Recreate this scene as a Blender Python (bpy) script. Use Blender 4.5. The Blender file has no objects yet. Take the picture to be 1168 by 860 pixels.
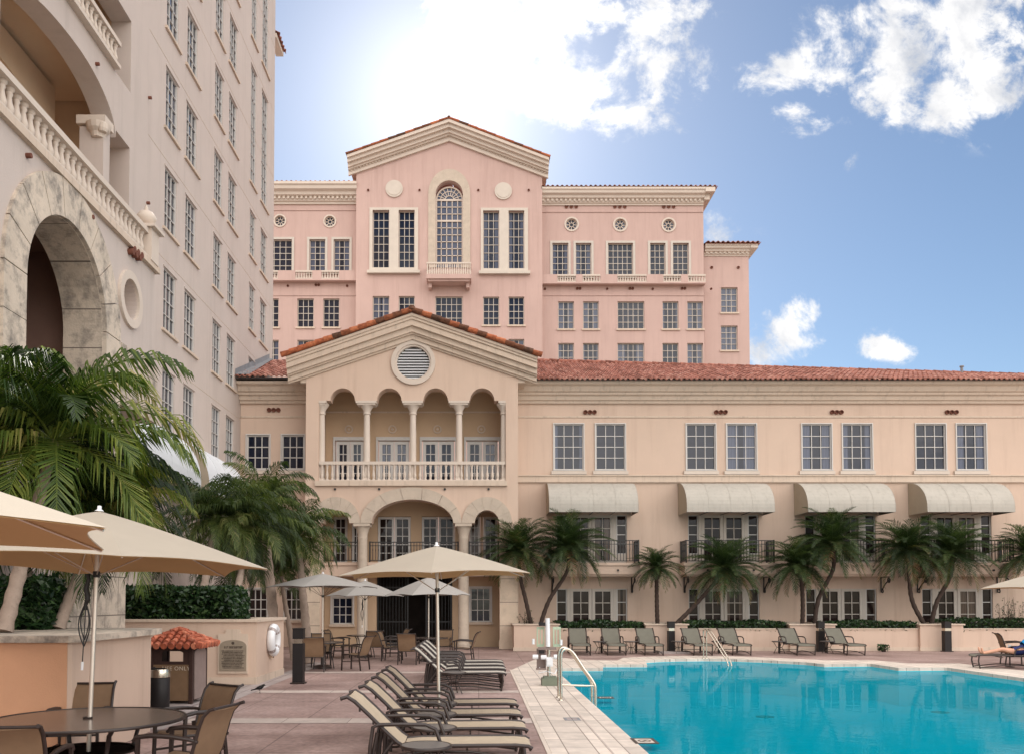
import bpy, math, random
from mathutils import Vector, Matrix, Quaternion
from mathutils.geometry import tessellate_polygon
R = math.radians
S = bpy.context.scene
COL = S.collection
random.seed(7)
# ------------------------------------------------------------------ camera model
F = 1000.0; CX = 546.0; CY = 650.0; PITCH = R(2.0); EYE = 1.85
cp, sp = math.cos(PITCH), math.sin(PITCH)
def ray(px, py):
    a = (px-CX)/F; b = (CY-py)/F
    dy = cp-b*sp
    return a/dy, (sp+b*cp)/dy
def W(px, py, Y):
    u, v = ray(px, py); return u*Y, EYE+v*Y
def WX(px, py, X):
    u, v = ray(px, py); Y = X/u; return Y, EYE+v*Y
def G(px, py, z=0.0):
    u, v = ray(px, py); Y = (z-EYE)/v; return u*Y, Y
cam = bpy.data.cameras.new("camera"); co = bpy.data.objects.new("camera", cam); COL.objects.link(co)
co.location = (0, 0, EYE); co.rotation_euler = (R(90)+PITCH, 0, 0)
cam.sensor_width = 36; cam.lens = 36*F/1168
cam.shift_x = (584-CX)/1168; cam.shift_y = (CY-430)/1168
cam.clip_end = 3000; cam.clip_start = 0.05
S.camera = co
# ------------------------------------------------------------------ materials
def nt(name):
    m = bpy.data.materials.new(name); m.use_nodes = True
    n = m.node_tree; b = n.nodes['Principled BSDF']; return m, n, b
def N(n, t, **k):
    x = n.nodes.new(t)
    for a, v in k.items(): setattr(x, a, v)
    return x
def ramp(n, stops):
    r = N(n, 'ShaderNodeValToRGB'); e = r.color_ramp.elements
    e[0].position, e[0].color = stops[0][0], (*stops[0][1], 1)
    e[1].position, e[1].color = stops[-1][0], (*stops[-1][1], 1)
    for p, c in stops[1:-1]:
        x = e.new(p); x.color = (*c, 1)
    return r
def sc(c, k): return tuple(min(1, v*k) for v in c)
def mixc(n, fac, a, b, mode='MIX'):
    x = N(n, 'ShaderNodeMix', data_type='RGBA', blend_type=mode)
    for sock, v in ((x.inputs[0], fac), (x.inputs[6], a), (x.inputs[7], b)):
        if isinstance(v, (int, float)): sock.default_value = v
        elif isinstance(v, tuple): sock.default_value = (*v[:3], 1)
        else: n.links.new(v, sock)
    return x.outputs[2]
def math_(n, op, a, b=None, c=None):
    x = N(n, 'ShaderNodeMath', operation=op)
    for i, v in enumerate((a, b, c)):
        if v is None: continue
        if isinstance(v, (int, float)): x.inputs[i].default_value = v
        else: n.links.new(v, x.inputs[i])
    return x.outputs[0]
def surf(name, col, rough=.8, var=.12, scale=1.5, bump=.15, bscale=40, metal=0, stain=None, stain_lo=.55, stain_hi=.75, spec=.3, coords='Object', streak=0):
    m, n, b = nt(name); L = n.links
    tc = N(n, 'ShaderNodeTexCoord'); src = tc.outputs[coords]
    if coords == 'World':
        pass
    no = N(n, 'ShaderNodeTexNoise'); no.inputs['Scale'].default_value = scale; no.inputs['Detail'].default_value = 8; no.inputs['Roughness'].default_value = .65
    L.new(src, no.inputs['Vector'])
    r = ramp(n, [(.3, sc(col, 1-var)), (.7, sc(col, 1+var))]); L.new(no.outputs['Fac'], r.inputs[0])
    out = r.outputs[0]
    if stain:
        mp = N(n, 'ShaderNodeMapping'); L.new(src, mp.inputs[0])
        mp.inputs['Scale'].default_value = (2.2, 2.2, .16) if streak else (1, 1, 1)
        n2 = N(n, 'ShaderNodeTexNoise'); n2.inputs['Scale'].default_value = scale*2.2; n2.inputs['Detail'].default_value = 10; n2.inputs['Roughness'].default_value = .7
        L.new(mp.outputs[0], n2.inputs['Vector'])
        r2 = ramp(n, [(stain_lo, (0, 0, 0)), (stain_hi, (1, 1, 1))]); L.new(n2.outputs['Fac'], r2.inputs[0])
        out = mixc(n, r2.outputs[0], out, stain)
    L.new(out, b.inputs['Base Color'])
    b.inputs['Roughness'].default_value = rough; b.inputs['Metallic'].default_value = metal
    b.inputs['Specular IOR Level'].default_value = spec
    if bump:
        n3 = N(n, 'ShaderNodeTexNoise'); n3.inputs['Scale'].default_value = bscale; n3.inputs['Detail'].default_value = 6
        L.new(src, n3.inputs['Vector'])
        bp = N(n, 'ShaderNodeBump'); bp.inputs['Strength'].default_value = bump; bp.inputs['Distance'].default_value = .02
        L.new(n3.outputs['Fac'], bp.inputs['Height']); L.new(bp.outputs[0], b.inputs['Normal'])
    return m
M = {}
M['cream'] = surf('cream_stucco', (.595, .445, .35), .9, .05, .5, .2, 60, stain=(.45, .315, .24), stain_lo=.50, stain_hi=.95, streak=1)
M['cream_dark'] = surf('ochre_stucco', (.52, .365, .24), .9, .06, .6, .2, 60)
M['cream_in'] = surf('warm_loggia_stucco', (.58, .42, .29), .9, .06, .6, .2, 60)
M['pink'] = surf('pink_stucco', (.51, .355, .31), .9, .05, .4, .15, 40, stain=(.39, .26, .225), stain_lo=.48, stain_hi=.9, streak=1)
M['tower'] = surf('mauve_cream_stucco', (.52, .44, .395), .9, .05, .4, .2, 60, stain=(.39, .33, .29), stain_lo=.50, stain_hi=.95, streak=1)
M['trim'] = surf('cream_trim', (.58, .465, .37), .85, .06, 1.2, .12, 50, stain=(.33, .26, .20), stain_lo=.52, stain_hi=.85, streak=1)
M['ptrim'] = surf('pale_trim', (.59, .50, .425), .85, .05, 1.2, .1, 50)
M['stone'] = surf('weathered_stone', (.56, .47, .38), .9, .14, 1.2, .35, 25, stain=(.17, .15, .135), stain_lo=.47, stain_hi=.68)
M['stone_lt'] = surf('coral_stone', (.49, .405, .325), .9, .1, 2.5, .3, 30, stain=(.30, .23, .18), stain_lo=.56, stain_hi=.85)
M['brownwall'] = surf('brown_recess_stucco', (.24, .15, .12), .9, .1, .8, .2, 40)  # dimness of the inner arch walls put into the colour as brown
M['medal'] = surf('medallion_plaster', (.56, .49, .42), .9, .05, 2, .1, 40)
M['white'] = surf('white_window_paint', (.56, .53, .50), .5, .04, 3, 0, spec=.4)
M['creamframe'] = surf('cream_frame_paint', (.52, .46, .40), .6, .05, 3, 0)
M['awning'] = surf('canvas_awning', (.43, .395, .345), .85, .06, 1.5, .3, 6, stain=(.30, .275, .235), stain_lo=.5, stain_hi=.85, streak=1)
M['awning_end'] = surf('beige_awning_end', (.40, .33, .25), .85, .06, 1.5, .05, 120)
M['awning_white'] = surf('white_awning', (.62, .63, .65), .8, .04, 1.5, .05, 120)
M['iron'] = surf('black_iron', (.010, .009, .009), .45, .3, 8, 0, spec=.5)
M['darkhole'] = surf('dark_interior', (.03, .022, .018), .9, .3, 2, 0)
M['bronze'] = surf('brown_powder_metal', (.028, .017, .014), .4, .2, 6, 0, spec=.5)
M['sling'] = surf('taupe_sling_mesh', (.41, .33, .24), .85, .07, 6, .25, 350)
M['sling_grey'] = surf('grey_green_sling_mesh', (.155, .145, .115), .85, .07, 6, .25, 350)
M['sling_lt'] = surf('pale_sling_mesh', (.44, .40, .34), .85, .06, 6, .25, 350)
M['sling_tan'] = surf('tan_sling_mesh', (.215, .135, .08), .8, .09, 6, .25, 350)
M['steel'] = surf('stainless_steel', (.62, .56, .47), .22, .06, 5, 0, metal=1)
M['pole'] = surf('brushed_aluminium_pole', (.66, .58, .50), .35, .05, 5, 0, metal=.75)
M['whitepaint'] = surf('white_plastic', (.75, .75, .76), .4, .04, 4, 0)
M['liftgreen'] = surf('pale_green_plastic', (.42, .50, .36), .5, .1, 6, 0)
M['liftbase'] = surf('grey_green_base', (.17, .19, .14), .6, .1, 6, .1, 30)
M['tabletop'] = surf('mottled_tabletop', (.14, .105, .085), .22, .35, 60, 0, spec=.6)
M['sidetop'] = surf('grey_brown_side_table_top', (.15, .135, .125), .35, .2, 40, 0, spec=.5)
M['bin'] = surf('dark_bin_paint', (.014, .011, .011), .5, .2, 6, 0)
M['shelter'] = surf('dark_wood_brown', (.045, .022, .017), .65, .2, 8, .1, 30)
M['panelb'] = surf('tan_panel', (.19, .115, .065), .7, .1, 5, .05, 30)
M['panelg'] = surf('greyish_panel', (.24, .18, .16), .7, .08, 5, .05, 30)
M['letters'] = surf('cream_letters', (.55, .46, .36), .7, .02, 5, 0)
M['plaque'] = surf('bronze_plaque', (.30, .245, .185), .5, .12, 8, .1, 60, metal=.25)
M['plaquetext'] = surf('dark_plaque_relief', (.07, .05, .04), .6, .1, 8, 0)
M['trunk'] = surf('palm_trunk_bark', (.06, .04, .032), .95, .35, 6, .9, 14, stain=(.06, .04, .03), stain_lo=.5, stain_hi=.7)
M['trunk_pale'] = surf('pale_palm_trunk', (.33, .25, .20), .9, .2, 5, .5, 14, stain=(.2, .15, .12), stain_lo=.55, stain_hi=.75)
M['soil'] = surf('planter_soil', (.06, .045, .035), 1, .3, 8, .6, 20)
M['bird'] = surf('dark_feathers', (.006, .005, .005), .5, .3, 20, 0)
M['skin'] = surf('skin', (.62, .33, .22), .55, .06, 6, 0)
M['navy'] = surf('navy_cloth', (.02, .03, .12), .8, .1, 10, .1, 80)
M['towel'] = surf('blue_towel', (.02, .27, .62), .95, .12, 10, .4, 120)
M['hair'] = surf('brown_hair', (.07, .04, .025), .7, .2, 30, .2, 80)
M['hedgecore'] = surf('hedge_twigs', (.012, .016, .008), 1, .3, 8, .5, 20)
M['lead'] = surf('grey_flashing', (.22, .22, .23), .6, .15, 3, .1, 20)
M['basin'] = surf('pool_plaster', (.06, .60, .68), .8, .08, 1.2, 0)
M['drain'] = surf('dark_drain_cover', (.02, .06, .07), .7, .1, 5, 0)
M['terra_eye'] = surf('terracotta_vent', (.16, .06, .04), .9, .2, 12, 0)
def joint_grid(base, name, sx, sy, dark, off=(0, 0)):
    """adds block joints (pattern of the surface itself)"""
    return base
def tiles_mat(name, stops):
    m, n, b = nt(name); L = n.links
    at = N(n, 'ShaderNodeAttribute', attribute_name='rnd')
    r = ramp(n, stops); L.new(at.outputs['Fac'], r.inputs[0])
    tc = N(n, 'ShaderNodeTexCoord'); no = N(n, 'ShaderNodeTexNoise'); no.inputs['Scale'].default_value = 9; no.inputs['Detail'].default_value = 8
    L.new(tc.outputs['Object'], no.inputs['Vector'])
    r2 = ramp(n, [(.35, (.55, .5, .5)), (.65, (1.1, 1.05, 1))]); L.new(no.outputs['Fac'], r2.inputs[0])
    L.new(mixc(n, 1.0, r.outputs[0], r2.outputs[0], 'MULTIPLY'), b.inputs['Base Color'])
    b.inputs['Roughness'].default_value = .85; b.inputs['Specular IOR Level'].default_value = .25
    return m
M['rooftile'] = tiles_mat('clay_roof_tiles', [(0, (.22, .09, .065)), (.35, (.36, .155, .115)), (.7, (.43, .195, .15)), (1, (.50, .27, .215))])
M['raketile'] = tiles_mat('clay_rake_tiles', [(0, (.11, .06, .04)), (.4, (.24, .09, .045)), (.75, (.42, .13, .06)), (1, (.52, .19, .09))])
M['bintile'] = tiles_mat('orange_clay_tiles', [(0, (.34, .09, .05)), (.5, (.50, .145, .08)), (1, (.62, .23, .14))])
def leaf_mat(name, stops, trans=.3, rough=.45):
    m, n, b = nt(name); L = n.links
    at = N(n, 'ShaderNodeAttribute', attribute_name='rnd')
    r = ramp(n, stops); L.new(at.outputs['Fac'], r.inputs[0]); L.new(r.outputs[0], b.inputs['Base Color'])
    b.inputs['Roughness'].default_value = rough; b.inputs['Specular IOR Level'].default_value = .4
    t = N(n, 'ShaderNodeBsdfTranslucent'); L.new(mixc(n, 1.0, r.outputs[0], (1.3, 1.5, .6), 'MULTIPLY'), t.inputs[0])
    mx = N(n, 'ShaderNodeMixShader'); mx.inputs[0].default_value = trans
    L.new(b.outputs[0], mx.inputs[1]); L.new(t.outputs[0], mx.inputs[2]); L.new(mx.outputs[0], n.nodes['Material Output'].inputs[0])
    return m
M['areca'] = leaf_mat('areca_leaves', [(0, (.010, .022, .006)), (.35, (.034, .066, .012)), (.65, (.085, .13, .02)), (.88, (.22, .25, .05)), (1, (.36, .30, .11))])
M['areca2'] = leaf_mat('green_palm_leaves', [(0, (.014, .026, .009)), (.5, (.05, .078, .020)), (.85, (.12, .15, .04)), (1, (.24, .22, .09))])
M['pygmy'] = leaf_mat('date_palm_leaves', [(0, (.012, .024, .010)), (.5, (.036, .062, .022)), (.85, (.085, .12, .04)), (.95, (.17, .16, .07)), (1, (.24, .14, .07))])
M['hedge'] = leaf_mat('hedge_leaves', [(0, (.010, .024, .010)), (.6, (.024, .055, .018)), (1, (.06, .11, .034))], .2, .35)
M['frond_rib'] = surf('frond_rib', (.20, .22, .07), .6, .2, 8, 0)
def canvas(name, c, tr=.28):
    m = surf(name, c, .85, .04, 2.0, .1, 200); n = m.node_tree; b = n.nodes['Principled BSDF']
    t = N(n, 'ShaderNodeBsdfTranslucent'); t.inputs[0].default_value = (*sc(c, 1.0), 1)
    mx = N(n, 'ShaderNodeMixShader'); mx.inputs[0].default_value = tr
    n.links.new(b.outputs[0], mx.inputs[1]); n.links.new(t.outputs[0], mx.inputs[2]); n.links.new(mx.outputs[0], n.nodes['Material Output'].inputs[0])
    return m
M['canvas'] = canvas('beige_umbrella_canvas', (.52, .455, .37), .25)
M['canvas_grey'] = canvas('grey_umbrella_canvas', (.46, .43, .40), .25)
M['lining'] = surf('tan_umbrella_lining', (.52, .33, .16), .9, .04, 2, .1, 200)  # warm daylight coming through the canvas, put into the colour
M['lining_grey'] = surf('grey_umbrella_lining', (.30, .27, .24), .9, .04, 2, .1, 200)  # grey version of the added under-sheet
M['ochre'] = surf('orange_ochre_stucco', (.63, .35, .21), .9, .07, .8, .2, 60)  # warm bounce light on the planter front, put into the colour
def glass_mat(name, dark, light, spec=.7, bias=.55):
    m, n, b = nt(name); L = n.links
    oi = N(n, 'ShaderNodeObjectInfo'); tc = N(n, 'ShaderNodeTexCoord')
    sx = N(n, 'ShaderNodeSeparateXYZ'); L.new(tc.outputs['Object'], sx.inputs[0])
    # curtains hang behind the glass on some windows, their width differs from window to window
    w = N(n, 'ShaderNodeTexWave'); w.inputs['Scale'].default_value = 5; w.inputs['Distortion'].default_value = 1.5
    L.new(tc.outputs['Object'], w.inputs['Vector'])
    edge = math_(n, 'GREATER_THAN', math_(n, 'ABSOLUTE', sx.outputs[0]), math_(n, 'MULTIPLY', oi.outputs['Random'], .55))
    has = math_(n, 'GREATER_THAN', math_(n, 'FRACT', math_(n, 'MULTIPLY', oi.outputs['Random'], 17.3)), bias)
    f = math_(n, 'MULTIPLY', edge, has)
    cur = mixc(n, w.outputs['Fac'], sc(light, .5), light)
    no = N(n, 'ShaderNodeTexNoise'); no.inputs['Scale'].default_value = 2.5; no.inputs['Detail'].default_value = 3
    L.new(tc.outputs['Object'], no.inputs['Vector'])
    dk = mixc(n, no.outputs['Fac'], sc(dark, .4), sc(dark, 1.8))
    L.new(mixc(n, f, dk, cur), b.inputs['Base Color'])
    b.inputs['Roughness'].default_value = .04; b.inputs['Specular IOR Level'].default_value = spec
    n4 = N(n, 'ShaderNodeTexNoise'); n4.inputs['Scale'].default_value = 1.8; L.new(tc.outputs['Object'], n4.inputs['Vector'])
    bp = N(n, 'ShaderNodeBump'); bp.inputs['Strength'].default_value = .06; bp.inputs['Distance'].default_value = .05
    L.new(n4.outputs['Fac'], bp.inputs['Height']); L.new(bp.outputs[0], b.inputs['Normal'])
    return m
M['glass'] = glass_mat('dark_window_glass', (.010, .013, .026), (.10, .115, .17), .42, .42)  # blue in glass and curtains stands in for reflected sky
M['glass_warm'] = glass_mat('warm_window_glass', (.02, .012, .011), (.16, .115, .09), .22, .48)
M['glass_tower'] = glass_mat('tower_window_glass', (.014, .018, .032), (.05, .055, .09), .9)  # faint blue of the tower panes stands in for sky reflection
# ground surfaces
def deck_mat():
    m, n, b = nt('mauve_stamped_deck'); L = n.links
    tc = N(n, 'ShaderNodeTexCoord')
    no = N(n, 'ShaderNodeTexNoise'); no.inputs['Scale'].default_value = .9; no.inputs['Detail'].default_value = 10; no.inputs['Roughness'].default_value = .7
    L.new(tc.outputs['Object'], no.inputs['Vector'])
    r = ramp(n, [(.3, (.245, .162, .142)), (.5, (.32, .222, .197)), (.72, (.43, .315, .285))]); L.new(no.outputs['Fac'], r.inputs[0])
    br = N(n, 'ShaderNodeTexBrick'); br.offset = 0; br.inputs['Scale'].default_value = 1; br.inputs['Mortar Size'].default_value = .012; br.inputs['Brick Width'].default_value = 1.35; br.inputs['Row Height'].default_value = 1.35
    mp = N(n, 'ShaderNodeMapping'); mp.inputs['Rotation'].default_value = (0, 0, R(0)); L.new(tc.outputs['Object'], mp.inputs[0]); L.new(mp.outputs[0], br.inputs['Vector'])
    out = mixc(n, math_(n, 'MULTIPLY', br.outputs['Fac'], .55), r.outputs[0], (.09, .055, .05))
    n5 = N(n, 'ShaderNodeTexNoise'); n5.inputs['Scale'].default_value = 14; n5.inputs['Detail'].default_value = 6; L.new(tc.outputs['Object'], n5.inputs['Vector'])
    r5 = ramp(n, [(.35, (.82, .82, .82)), (.65, (1.15, 1.13, 1.12))]); L.new(n5.outputs['Fac'], r5.inputs[0])
    n6 = N(n, 'ShaderNodeTexNoise'); n6.inputs['Scale'].default_value = .38; n6.inputs['Detail'].default_value = 9; n6.inputs['Roughness'].default_value = .68; L.new(tc.outputs['Object'], n6.inputs['Vector'])
    r6 = ramp(n, [(.38, (.74, .71, .70)), (.5, (1, 1, 1)), (.64, (1.12, 1.1, 1.1))]); L.new(n6.outputs['Fac'], r6.inputs[0])
    L.new(mixc(n, 1, mixc(n, 1, out, r5.outputs[0], 'MULTIPLY'), r6.outputs[0], 'MULTIPLY'), b.inputs['Base Color'])
    b.inputs['Roughness'].default_value = .62; b.inputs['Specular IOR Level'].default_value = .35
    bp = N(n, 'ShaderNodeBump'); bp.inputs['Strength'].default_value = .25; bp.inputs['Distance'].default_value = .01
    L.new(n5.outputs['Fac'], bp.inputs['Height']); L.new(bp.outputs[0], b.inputs['Normal'])
    return m
M['deck'] = deck_mat()
def slab_mat(name, c, bw, bh, mort, dark, off=0, shift=(0, 0, 0)):
    m, n, b = nt(name); L = n.links
    tc = N(n, 'ShaderNodeTexCoord')
    no = N(n, 'ShaderNodeTexNoise'); no.inputs['Scale'].default_value = 3; no.inputs['Detail'].default_value = 10; no.inputs['Roughness'].default_value = .7
    L.new(tc.outputs['Object'], no.inputs['Vector'])
    r = ramp(n, [(.3, sc(c, .78)), (.7, sc(c, 1.15))]); L.new(no.outputs['Fac'], r.inputs[0])
    br = N(n, 'ShaderNodeTexBrick'); br.offset = off; br.inputs['Scale'].default_value = 1; br.inputs['Mortar Size'].default_value = mort; br.inputs['Brick Width'].default_value = bw; br.inputs['Row Height'].default_value = bh
    br.inputs['Color1'].default_value = (.86, .86, .86, 1); br.inputs['Color2'].default_value = (1.08, 1.08, 1.08, 1); br.inputs['Mortar'].default_value = (1, 1, 1, 1)
    mp = N(n, 'ShaderNodeMapping'); mp.inputs['Location'].default_value = shift; L.new(tc.outputs['Object'], mp.inputs[0]); L.new(mp.outputs[0], br.inputs['Vector'])
    o = mixc(n, 1, r.outputs[0], br.outputs['Color'], 'MULTIPLY')
    L.new(mixc(n, br.outputs['Fac'], o, dark), b.inputs['Base Color'])
    b.inputs['Roughness'].default_value = .75
    bp = N(n, 'ShaderNodeBump'); bp.inputs['Strength'].default_value = .3; bp.inputs['Distance'].default_value = .01
    L.new(no.outputs['Fac'], bp.inputs['Height']); L.new(bp.outputs[0], b.inputs['Normal'])
    return m
M['coping'] = slab_mat('pale_coping_stone', (.62, .53, .455), .37, .62, .008, (.22, .17, .14), shift=(.02, 0, 0))
M['band'] = slab_mat('pale_deck_band', (.50, .41, .36), 1.0, 3.0, .006, (.2, .15, .13))
M['walk'] = slab_mat('pale_concrete_walk', (.40, .335, .315), 1.2, 1.2, .01, (.16, .13, .12))
M['ground'] = surf('paving_ground', (.30, .25, .22), .9, .15, .5, .2, 20)
def block_mat(name, c, bw, bh, axis, stain, lo=.52, hi=.78, dark=(.16, .13, .11)):
    """coral stone blocks with joints, laid on a vertical face; axis tells which horizontal axis runs along the wall"""
    m = surf(name, c, .9, .12, 1.3, .35, 25, stain=stain, stain_lo=lo, stain_hi=hi); n = m.node_tree; L = n.links
    b = n.nodes['Principled BSDF']; lk = b.inputs['Base Color'].links[0]; src = lk.from_socket
    tc = N(n, 'ShaderNodeTexCoord'); sx = N(n, 'ShaderNodeSeparateXYZ'); L.new(tc.outputs['Object'], sx.inputs[0])
    cx = N(n, 'ShaderNodeCombineXYZ'); L.new(sx.outputs[axis], cx.inputs[0]); L.new(sx.outputs[2], cx.inputs[1])
    br = N(n, 'ShaderNodeTexBrick'); br.inputs['Scale'].default_value = 1; br.inputs['Mortar Size'].default_value = .012; br.inputs['Brick Width'].default_value = bw; br.inputs['Row Height'].default_value = bh
    L.new(cx.outputs[0], br.inputs['Vector'])
    L.new(mixc(n, br.outputs['Fac'], src, dark), b.inputs['Base Color'])
    return m
M['blocks_y'] = block_mat('stone_blocks_side', (.55, .46, .37), 1.25, .78, 1, (.19, .165, .145), .46, .70)
M['blocks_x'] = block_mat('stone_blocks_front', (.60, .48, .37), 3.0, .9, 0, (.45, .36, .28))
def water_mat():
    m, n, b = nt('pool_water'); L = n.links
    tc = N(n, 'ShaderNodeTexCoord'); mp = N(n, 'ShaderNodeMapping'); mp.inputs['Scale'].default_value = (1.0, 1.0, 1); L.new(tc.outputs['Object'], mp.inputs[0])
    no = N(n, 'ShaderNodeTexNoise'); no.inputs['Scale'].default_value = 1.6; no.inputs['Detail'].default_value = 4; no.inputs['Distortion'].default_value = .4; L.new(mp.outputs[0], no.inputs['Vector'])
    n2 = N(n, 'ShaderNodeTexNoise'); n2.inputs['Scale'].default_value = 7; n2.inputs['Detail'].default_value = 3; L.new(mp.outputs[0], n2.inputs['Vector'])
    h = math_(n, 'ADD', no.outputs['Fac'], math_(n, 'MULTIPLY', n2.outputs['Fac'], .18))
    bp = N(n, 'ShaderNodeBump'); bp.inputs['Strength'].default_value = .10; bp.inputs['Distance'].default_value = .04; L.new(h, bp.inputs['Height'])
    fr = N(n, 'ShaderNodeFresnel'); fr.inputs[0].default_value = 1.33; L.new(bp.outputs[0], fr.inputs[1])
    gl = N(n, 'ShaderNodeBsdfGlossy'); gl.inputs['Roughness'].default_value = .02; L.new(bp.outputs[0], gl.inputs['Normal']); gl.inputs[0].default_value = (1, 1, 1, 1)
    tr = N(n, 'ShaderNodeBsdfTransparent'); tr.inputs[0].default_value = (.10, .78, .93, 1)
    df = N(n, 'ShaderNodeBsdfDiffuse'); df.inputs[0].default_value = (.0, .30, .365, 1)
    m1 = N(n, 'ShaderNodeMixShader'); m1.inputs[0].default_value = .55; L.new(tr.outputs[0], m1.inputs[1]); L.new(df.outputs[0], m1.inputs[2])
    mx = N(n, 'ShaderNodeMixShader'); L.new(math_(n, 'MULTIPLY', fr.outputs[0], .23), mx.inputs[0]); L.new(m1.outputs[0], mx.inputs[1]); L.new(gl.outputs[0], mx.inputs[2])
    L.new(mx.outputs[0], n.nodes['Material Output'].inputs[0]); return m
M['water'] = water_mat()
# ------------------------------------------------------------------ object helpers
ORG = {}
class MB:
    def __init__(s): s.v = []; s.f = []; s.r = []; s.cur = .5; s.marks = []
    def quad(s, *p):
        k = len(s.v); s.v += [tuple(q) for q in p]; s.f.append(tuple(range(k, k+len(p)))); s.r.append(s.cur)
    def add(s, vs, fs):
        k = len(s.v); s.marks.append((k, len(s.f))); s.v += [tuple(q) for q in vs]
        for f in fs: s.f.append(tuple(i+k for i in f)); s.r.append(s.cur)
    def box(s, x0, x1, y0, y1, z0, z1):
        s.add([(x0,y0,z0),(x1,y0,z0),(x1,y1,z0),(x0,y1,z0),(x0,y0,z1),(x1,y0,z1),(x1,y1,z1),(x0,y1,z1)],
              [(0,3,2,1),(4,5,6,7),(0,1,5,4),(1,2,6,5),(2,3,7,6),(3,0,4,7)])
        return s
    def bar(s, a, b, w, h=None):
        """rectangular bar from a to b"""
        a = Vector(a); b = Vector(b); h = h or w; d = (b-a).normalized()
        u = d.cross(Vector((0,0,1)))
        if u.length < 1e-3: u = Vector((1,0,0))
        u.normalize(); t = d.cross(u)
        u *= w/2; t *= h/2
        vs = [p+q for p in (a, b) for q in (-u-t, u-t, u+t, -u+t)]
        s.add(vs, [(0,1,2,3),(7,6,5,4),(0,4,5,1),(1,5,6,2),(2,6,7,3),(3,7,4,0)]); return s
    def tube(s, pts, r, n=8):
        pts = [Vector(p) for p in pts]; k = len(pts); rr = r if isinstance(r, (list, tuple)) else [r]*k
        vs = []; up = None
        for i, p in enumerate(pts):
            d = (pts[min(i+1, k-1)]-pts[max(i-1, 0)])
            if d.length < 1e-9: d = Vector((0,0,1))
            d.normalize()
            if up is None:
                up = Vector((0,0,1)) if abs(d.z) < .9 else Vector((1,0,0))
            u = d.cross(up)
            if u.length < 1e-4: u = d.cross(Vector((0,1,0)))
            u.normalize(); t = u.cross(d); up = t
            for j in range(n):
                a = 2*math.pi*j/n; vs.append(p+u*math.cos(a)*rr[i]+t*math.sin(a)*rr[i])
        fs = [(i*n+j, i*n+(j+1)%n, (i+1)*n+(j+1)%n, (i+1)*n+j) for i in range(k-1) for j in range(n)]
        fs += [tuple(range(n-1, -1, -1)), tuple((k-1)*n+j for j in range(n))]
        s.add(vs, fs); return s
    def lathe(s, prof, c=(0,0,0), n=16, a0=0, a1=360):
        full = (a1-a0 == 360); m = n if full else n+1; vs = []
        for r, z in prof:
            for j in range(m):
                a = R(a0+(a1-a0)*j/n); vs.append((c[0]+r*math.cos(a), c[1]+r*math.sin(a), c[2]+z))
        fs = []
        for i in range(len(prof)-1):
            for j in range(n):
                j2 = (j+1)%m; fs.append((i*m+j, i*m+j2, (i+1)*m+j2, (i+1)*m+j))
        if full:
            if prof[0][0] > 1e-4: fs.append(tuple(range(m-1, -1, -1)))
            if prof[-1][0] > 1e-4: fs.append(tuple((len(prof)-1)*m+j for j in range(m)))
        s.add(vs, fs); return s
    def prism(s, loops, fr, w0, w1, sheet=False):
        """polygon with holes (loops of (u,v)) pushed from depth w0 to w1 by frame fr(u,v,w)"""
        vv = [[Vector((a, b, 0)) for a, b in lp] for lp in loops]
        tris = tessellate_polygon(vv); flat = [p for lp in loops for p in lp]
        k = len(flat)
        if sheet:
            s.add([fr(a, b, w0) for a, b in flat], [tuple(t) for t in tris]); return s
        vs = [fr(a, b, w0) for a, b in flat]+[fr(a, b, w1) for a, b in flat]
        fs = [tuple(t) for t in tris]+[tuple(i+k for i in reversed(t)) for t in tris]
        o = 0
        for lp in loops:
            m = len(lp)
            for i in range(m):
                j = (i+1)%m; fs.append((o+i, o+j, o+j+k, o+i+k))
            o += m
        s.add(vs, fs); return s
    def profile(s, prof, u0, u1, fr):
        """2D profile [(proj, z)] extruded from u0 to u1; fr(u, v, w): w = -proj"""
        s_ = prof; n = len(prof)
        vs = [fr(u0, z, -p) for p, z in prof]+[fr(u1, z, -p) for p, z in prof]
        fs = [(i, (i+1)%n, (i+1)%n+n, i+n) for i in range(n)]+[tuple(range(n)), tuple(range(2*n-1, n-1, -1))]
        s.add(vs, fs); return s
    def mesh(s, name, org=(0,0,0), smooth=False, mat=None):
        me = bpy.data.meshes.new(name)
        me.from_pydata([(x-org[0], y-org[1], z-org[2]) for x, y, z in s.v], [], s.f)
        at = me.attributes.new('rnd', 'FLOAT', 'FACE'); at.data.foreach_set('value', s.r)
        import bmesh
        if not getattr(s, 'noclean', False):
            bm = bmesh.new(); bm.from_mesh(me); bmesh.ops.recalc_face_normals(bm, faces=bm.faces); bm.to_mesh(me); bm.free()
        if smooth:
            me.polygons.foreach_set('use_smooth', [True]*len(me.polygons))
            if smooth != 'all': me.set_sharp_from_angle(angle=R(smooth if smooth is not True else 40))
        if mat: me.materials.append(M[mat] if isinstance(mat, str) else mat)
        me.update(); return me
    def build(s, name, mat, parent=None, smooth=False, loc=None):
        """vertices are in the parent's space of ORG (world for buildings)"""
        org = ORG.get(parent.name, (0,0,0)) if parent else (loc or (0,0,0))
        me = s.mesh(name, org, smooth, mat)
        o = bpy.data.objects.new(name, me); COL.objects.link(o)
        if parent: o.parent = parent; ORG[o.name] = org
        else:
            o.location = org; ORG[o.name] = org
        return o
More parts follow.
